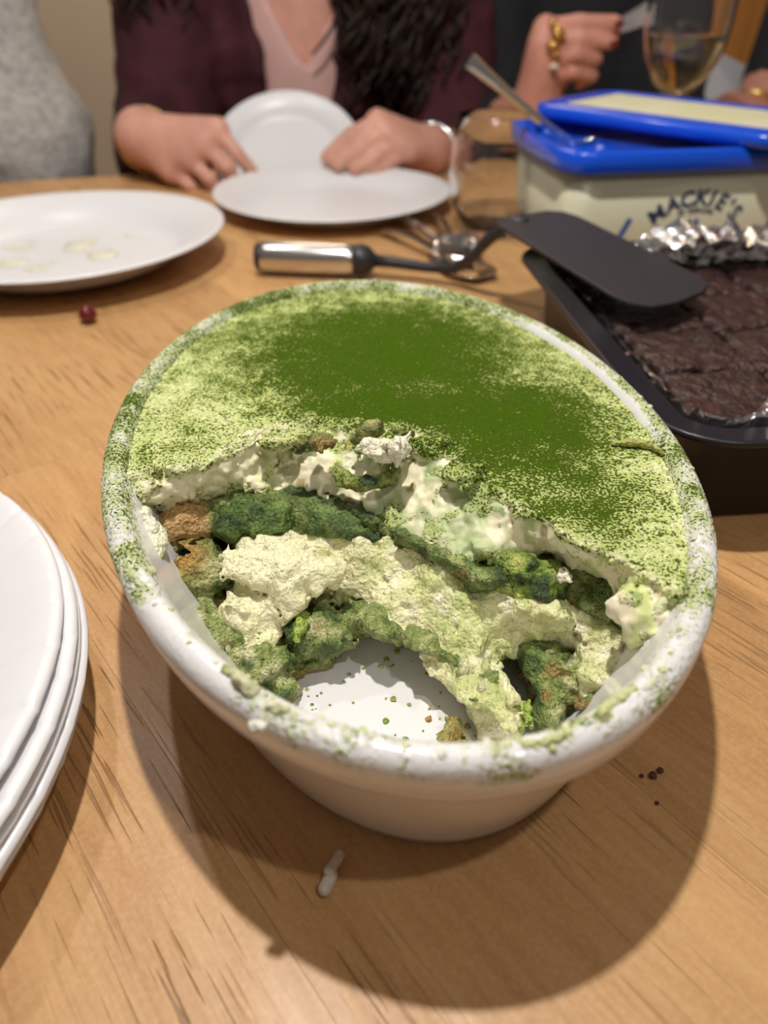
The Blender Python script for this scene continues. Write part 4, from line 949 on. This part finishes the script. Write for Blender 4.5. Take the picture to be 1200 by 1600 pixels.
clothes('black_top', [((.245, 1.20, -.25), (.245, 1.19, .22), .150, .140), ((.16, 1.19, .28), (.31, 1.19, .28), .09, .09), ((.13, 1.17, .28), (.110, 1.03, .0), .075, .066), ((.110, 1.03, .0), tuple(np.array((.110, 1.03, .0)) * .52 + np.array(HW) * .48), .066, .038), ((.34, 1.17, .28), (.375, 1.05, -.03), .062, .052), ((.375, 1.05, -.03), (.36, 1.005, .008), .052, .042)], BLACKCLOTH, pc, .0065, ((.006, .05),), 12)
q_ = (np.array((0.1708, 0.8720, 0.1228))); 
rg = empty('x') if False else None
bracelet('gold_ring', (q_[0], q_[1] + .004, q_[2]), .0105, (1, .1, -.1), GOLD, pc, .0030)
rp = [(0.1664, 0.8660, 0.1380), (0.1702, 0.8600, 0.1288), (0.1661, 0.8580, 0.1194), (0.1701, 0.8600, 0.1118), (0.1698, 0.8600, 0.1042)]
obj('ring_ornament', *join(*[icos(p, r, i * 1.3) for i, (p, r) in enumerate(zip(rp, (.0045, .0075, .0070, .0050, .0030)))]), GOLD, pc)
obj('ring_pearl', *icos((0.1699, 0.8580, 0.1010), .0048, 2), mat('pearl', (.75, .68, .58), .15), pc)
for p in ((0.2291, 0.8660, 0.1369), (0.2267, 0.8640, 0.1201)): obj('fingernail', *icos(p, .0062, 3), NAIL, pc)
a = Vector((0.2273, 0.8760, 0.1226)); v = [(0.2242, 0.8780, 0.1246), (0.2293, 0.8780, 0.1385), (0.2642, 0.9000, 0.1536), (0.2682, 0.9000, 0.1344)]
cd = obj('paper_slip', v + [(x, y + .001, z) for x, y, z in v], [(0, 1, 2, 3), (7, 6, 5, 4), (0, 4, 5, 1), (1, 5, 6, 2), (2, 6, 7, 3), (3, 7, 4, 0)], CARD, smooth=False); tag(cd, 'light grey paper slip pinched between the fingertips of the ringed hand', 'paper')
# -- person at the far right, black sleeve
pd = empty('person', (.62, 1.2, -.72), 'person in a black sleeve at the far right, gold bracelet on the wrist', 'person')
HD = (0.4360, 0.9900, 0.0399)
EP = (0.5134, 1.1000, 0.1879); SP = (EP[0] + .06, 1.26, .30)
b4 = [((.83, 1.32, -.2), (.83, 1.31, .22), .12, .115, .05), ((.74, 1.30, .28), (.90, 1.30, .28), .07, .07, .04), ((.83, 1.31, .3), (.83, 1.29, .45), .055, .05, .03), ((.74, 1.29, .28), SP, .05, .04, .02), (SP, EP, .040, .030, .02), (EP, HD, .028, .022, .02)]
KD = [(0.4017, 0.9750, 0.0551), (0.4003, 0.9700, 0.0479), (0.4032, 0.9680, 0.0402), (0.4104, 0.9700, 0.0332)]
for k_ in KD: b4.append((HD, k_, .020, .0125, .010))
b4 += fingers([([k_, tuple(np.array(k_) + (-.022, -.006, -.004 - .003 * i)), tuple(np.array(k_) + (-.036, -.004, -.016 - .003 * i))], .0086) for i, k_ in enumerate(KD)])
limb('body', b4, SKIN2, pd, .0045, k=.012)
clothes('black_sleeve', [((.74, 1.29, .28), SP, .075, .066), (SP, EP, .055, .036), (EP, tuple(np.array(EP) * .22 + np.array(HD) * .78), .034, .024), ((.74, 1.30, .28), (.92, 1.30, .28), .09, .09), ((.84, 1.32, -.25), (.84, 1.31, .22), .13, .145)], BLACKCLOTH, pd, .0065, ((.004, .05),), 14)
c = np.array(HD) + (np.array(EP) - np.array(HD)) * .05; bracelet('gold_bracelet', c, .027, np.array(EP) - np.array(HD), GOLD, pd, .003)
v = [(0.3783, 1.0200, 0.0462), (0.3973, 1.0600, 0.1030), (0.4568, 1.0600, 0.0809), (0.4453, 1.0100, 0.0302)]
sh_ = obj('paper_sheet', v + [(x, y + .001, z) for x, y, z in v], [(0, 1, 2, 3), (7, 6, 5, 4), (0, 4, 5, 1), (1, 5, 6, 2), (2, 6, 7, 3), (3, 7, 4, 0)], CARD, smooth=False); tag(sh_, 'grey sheet of paper held upright behind the wine glass', 'paper')
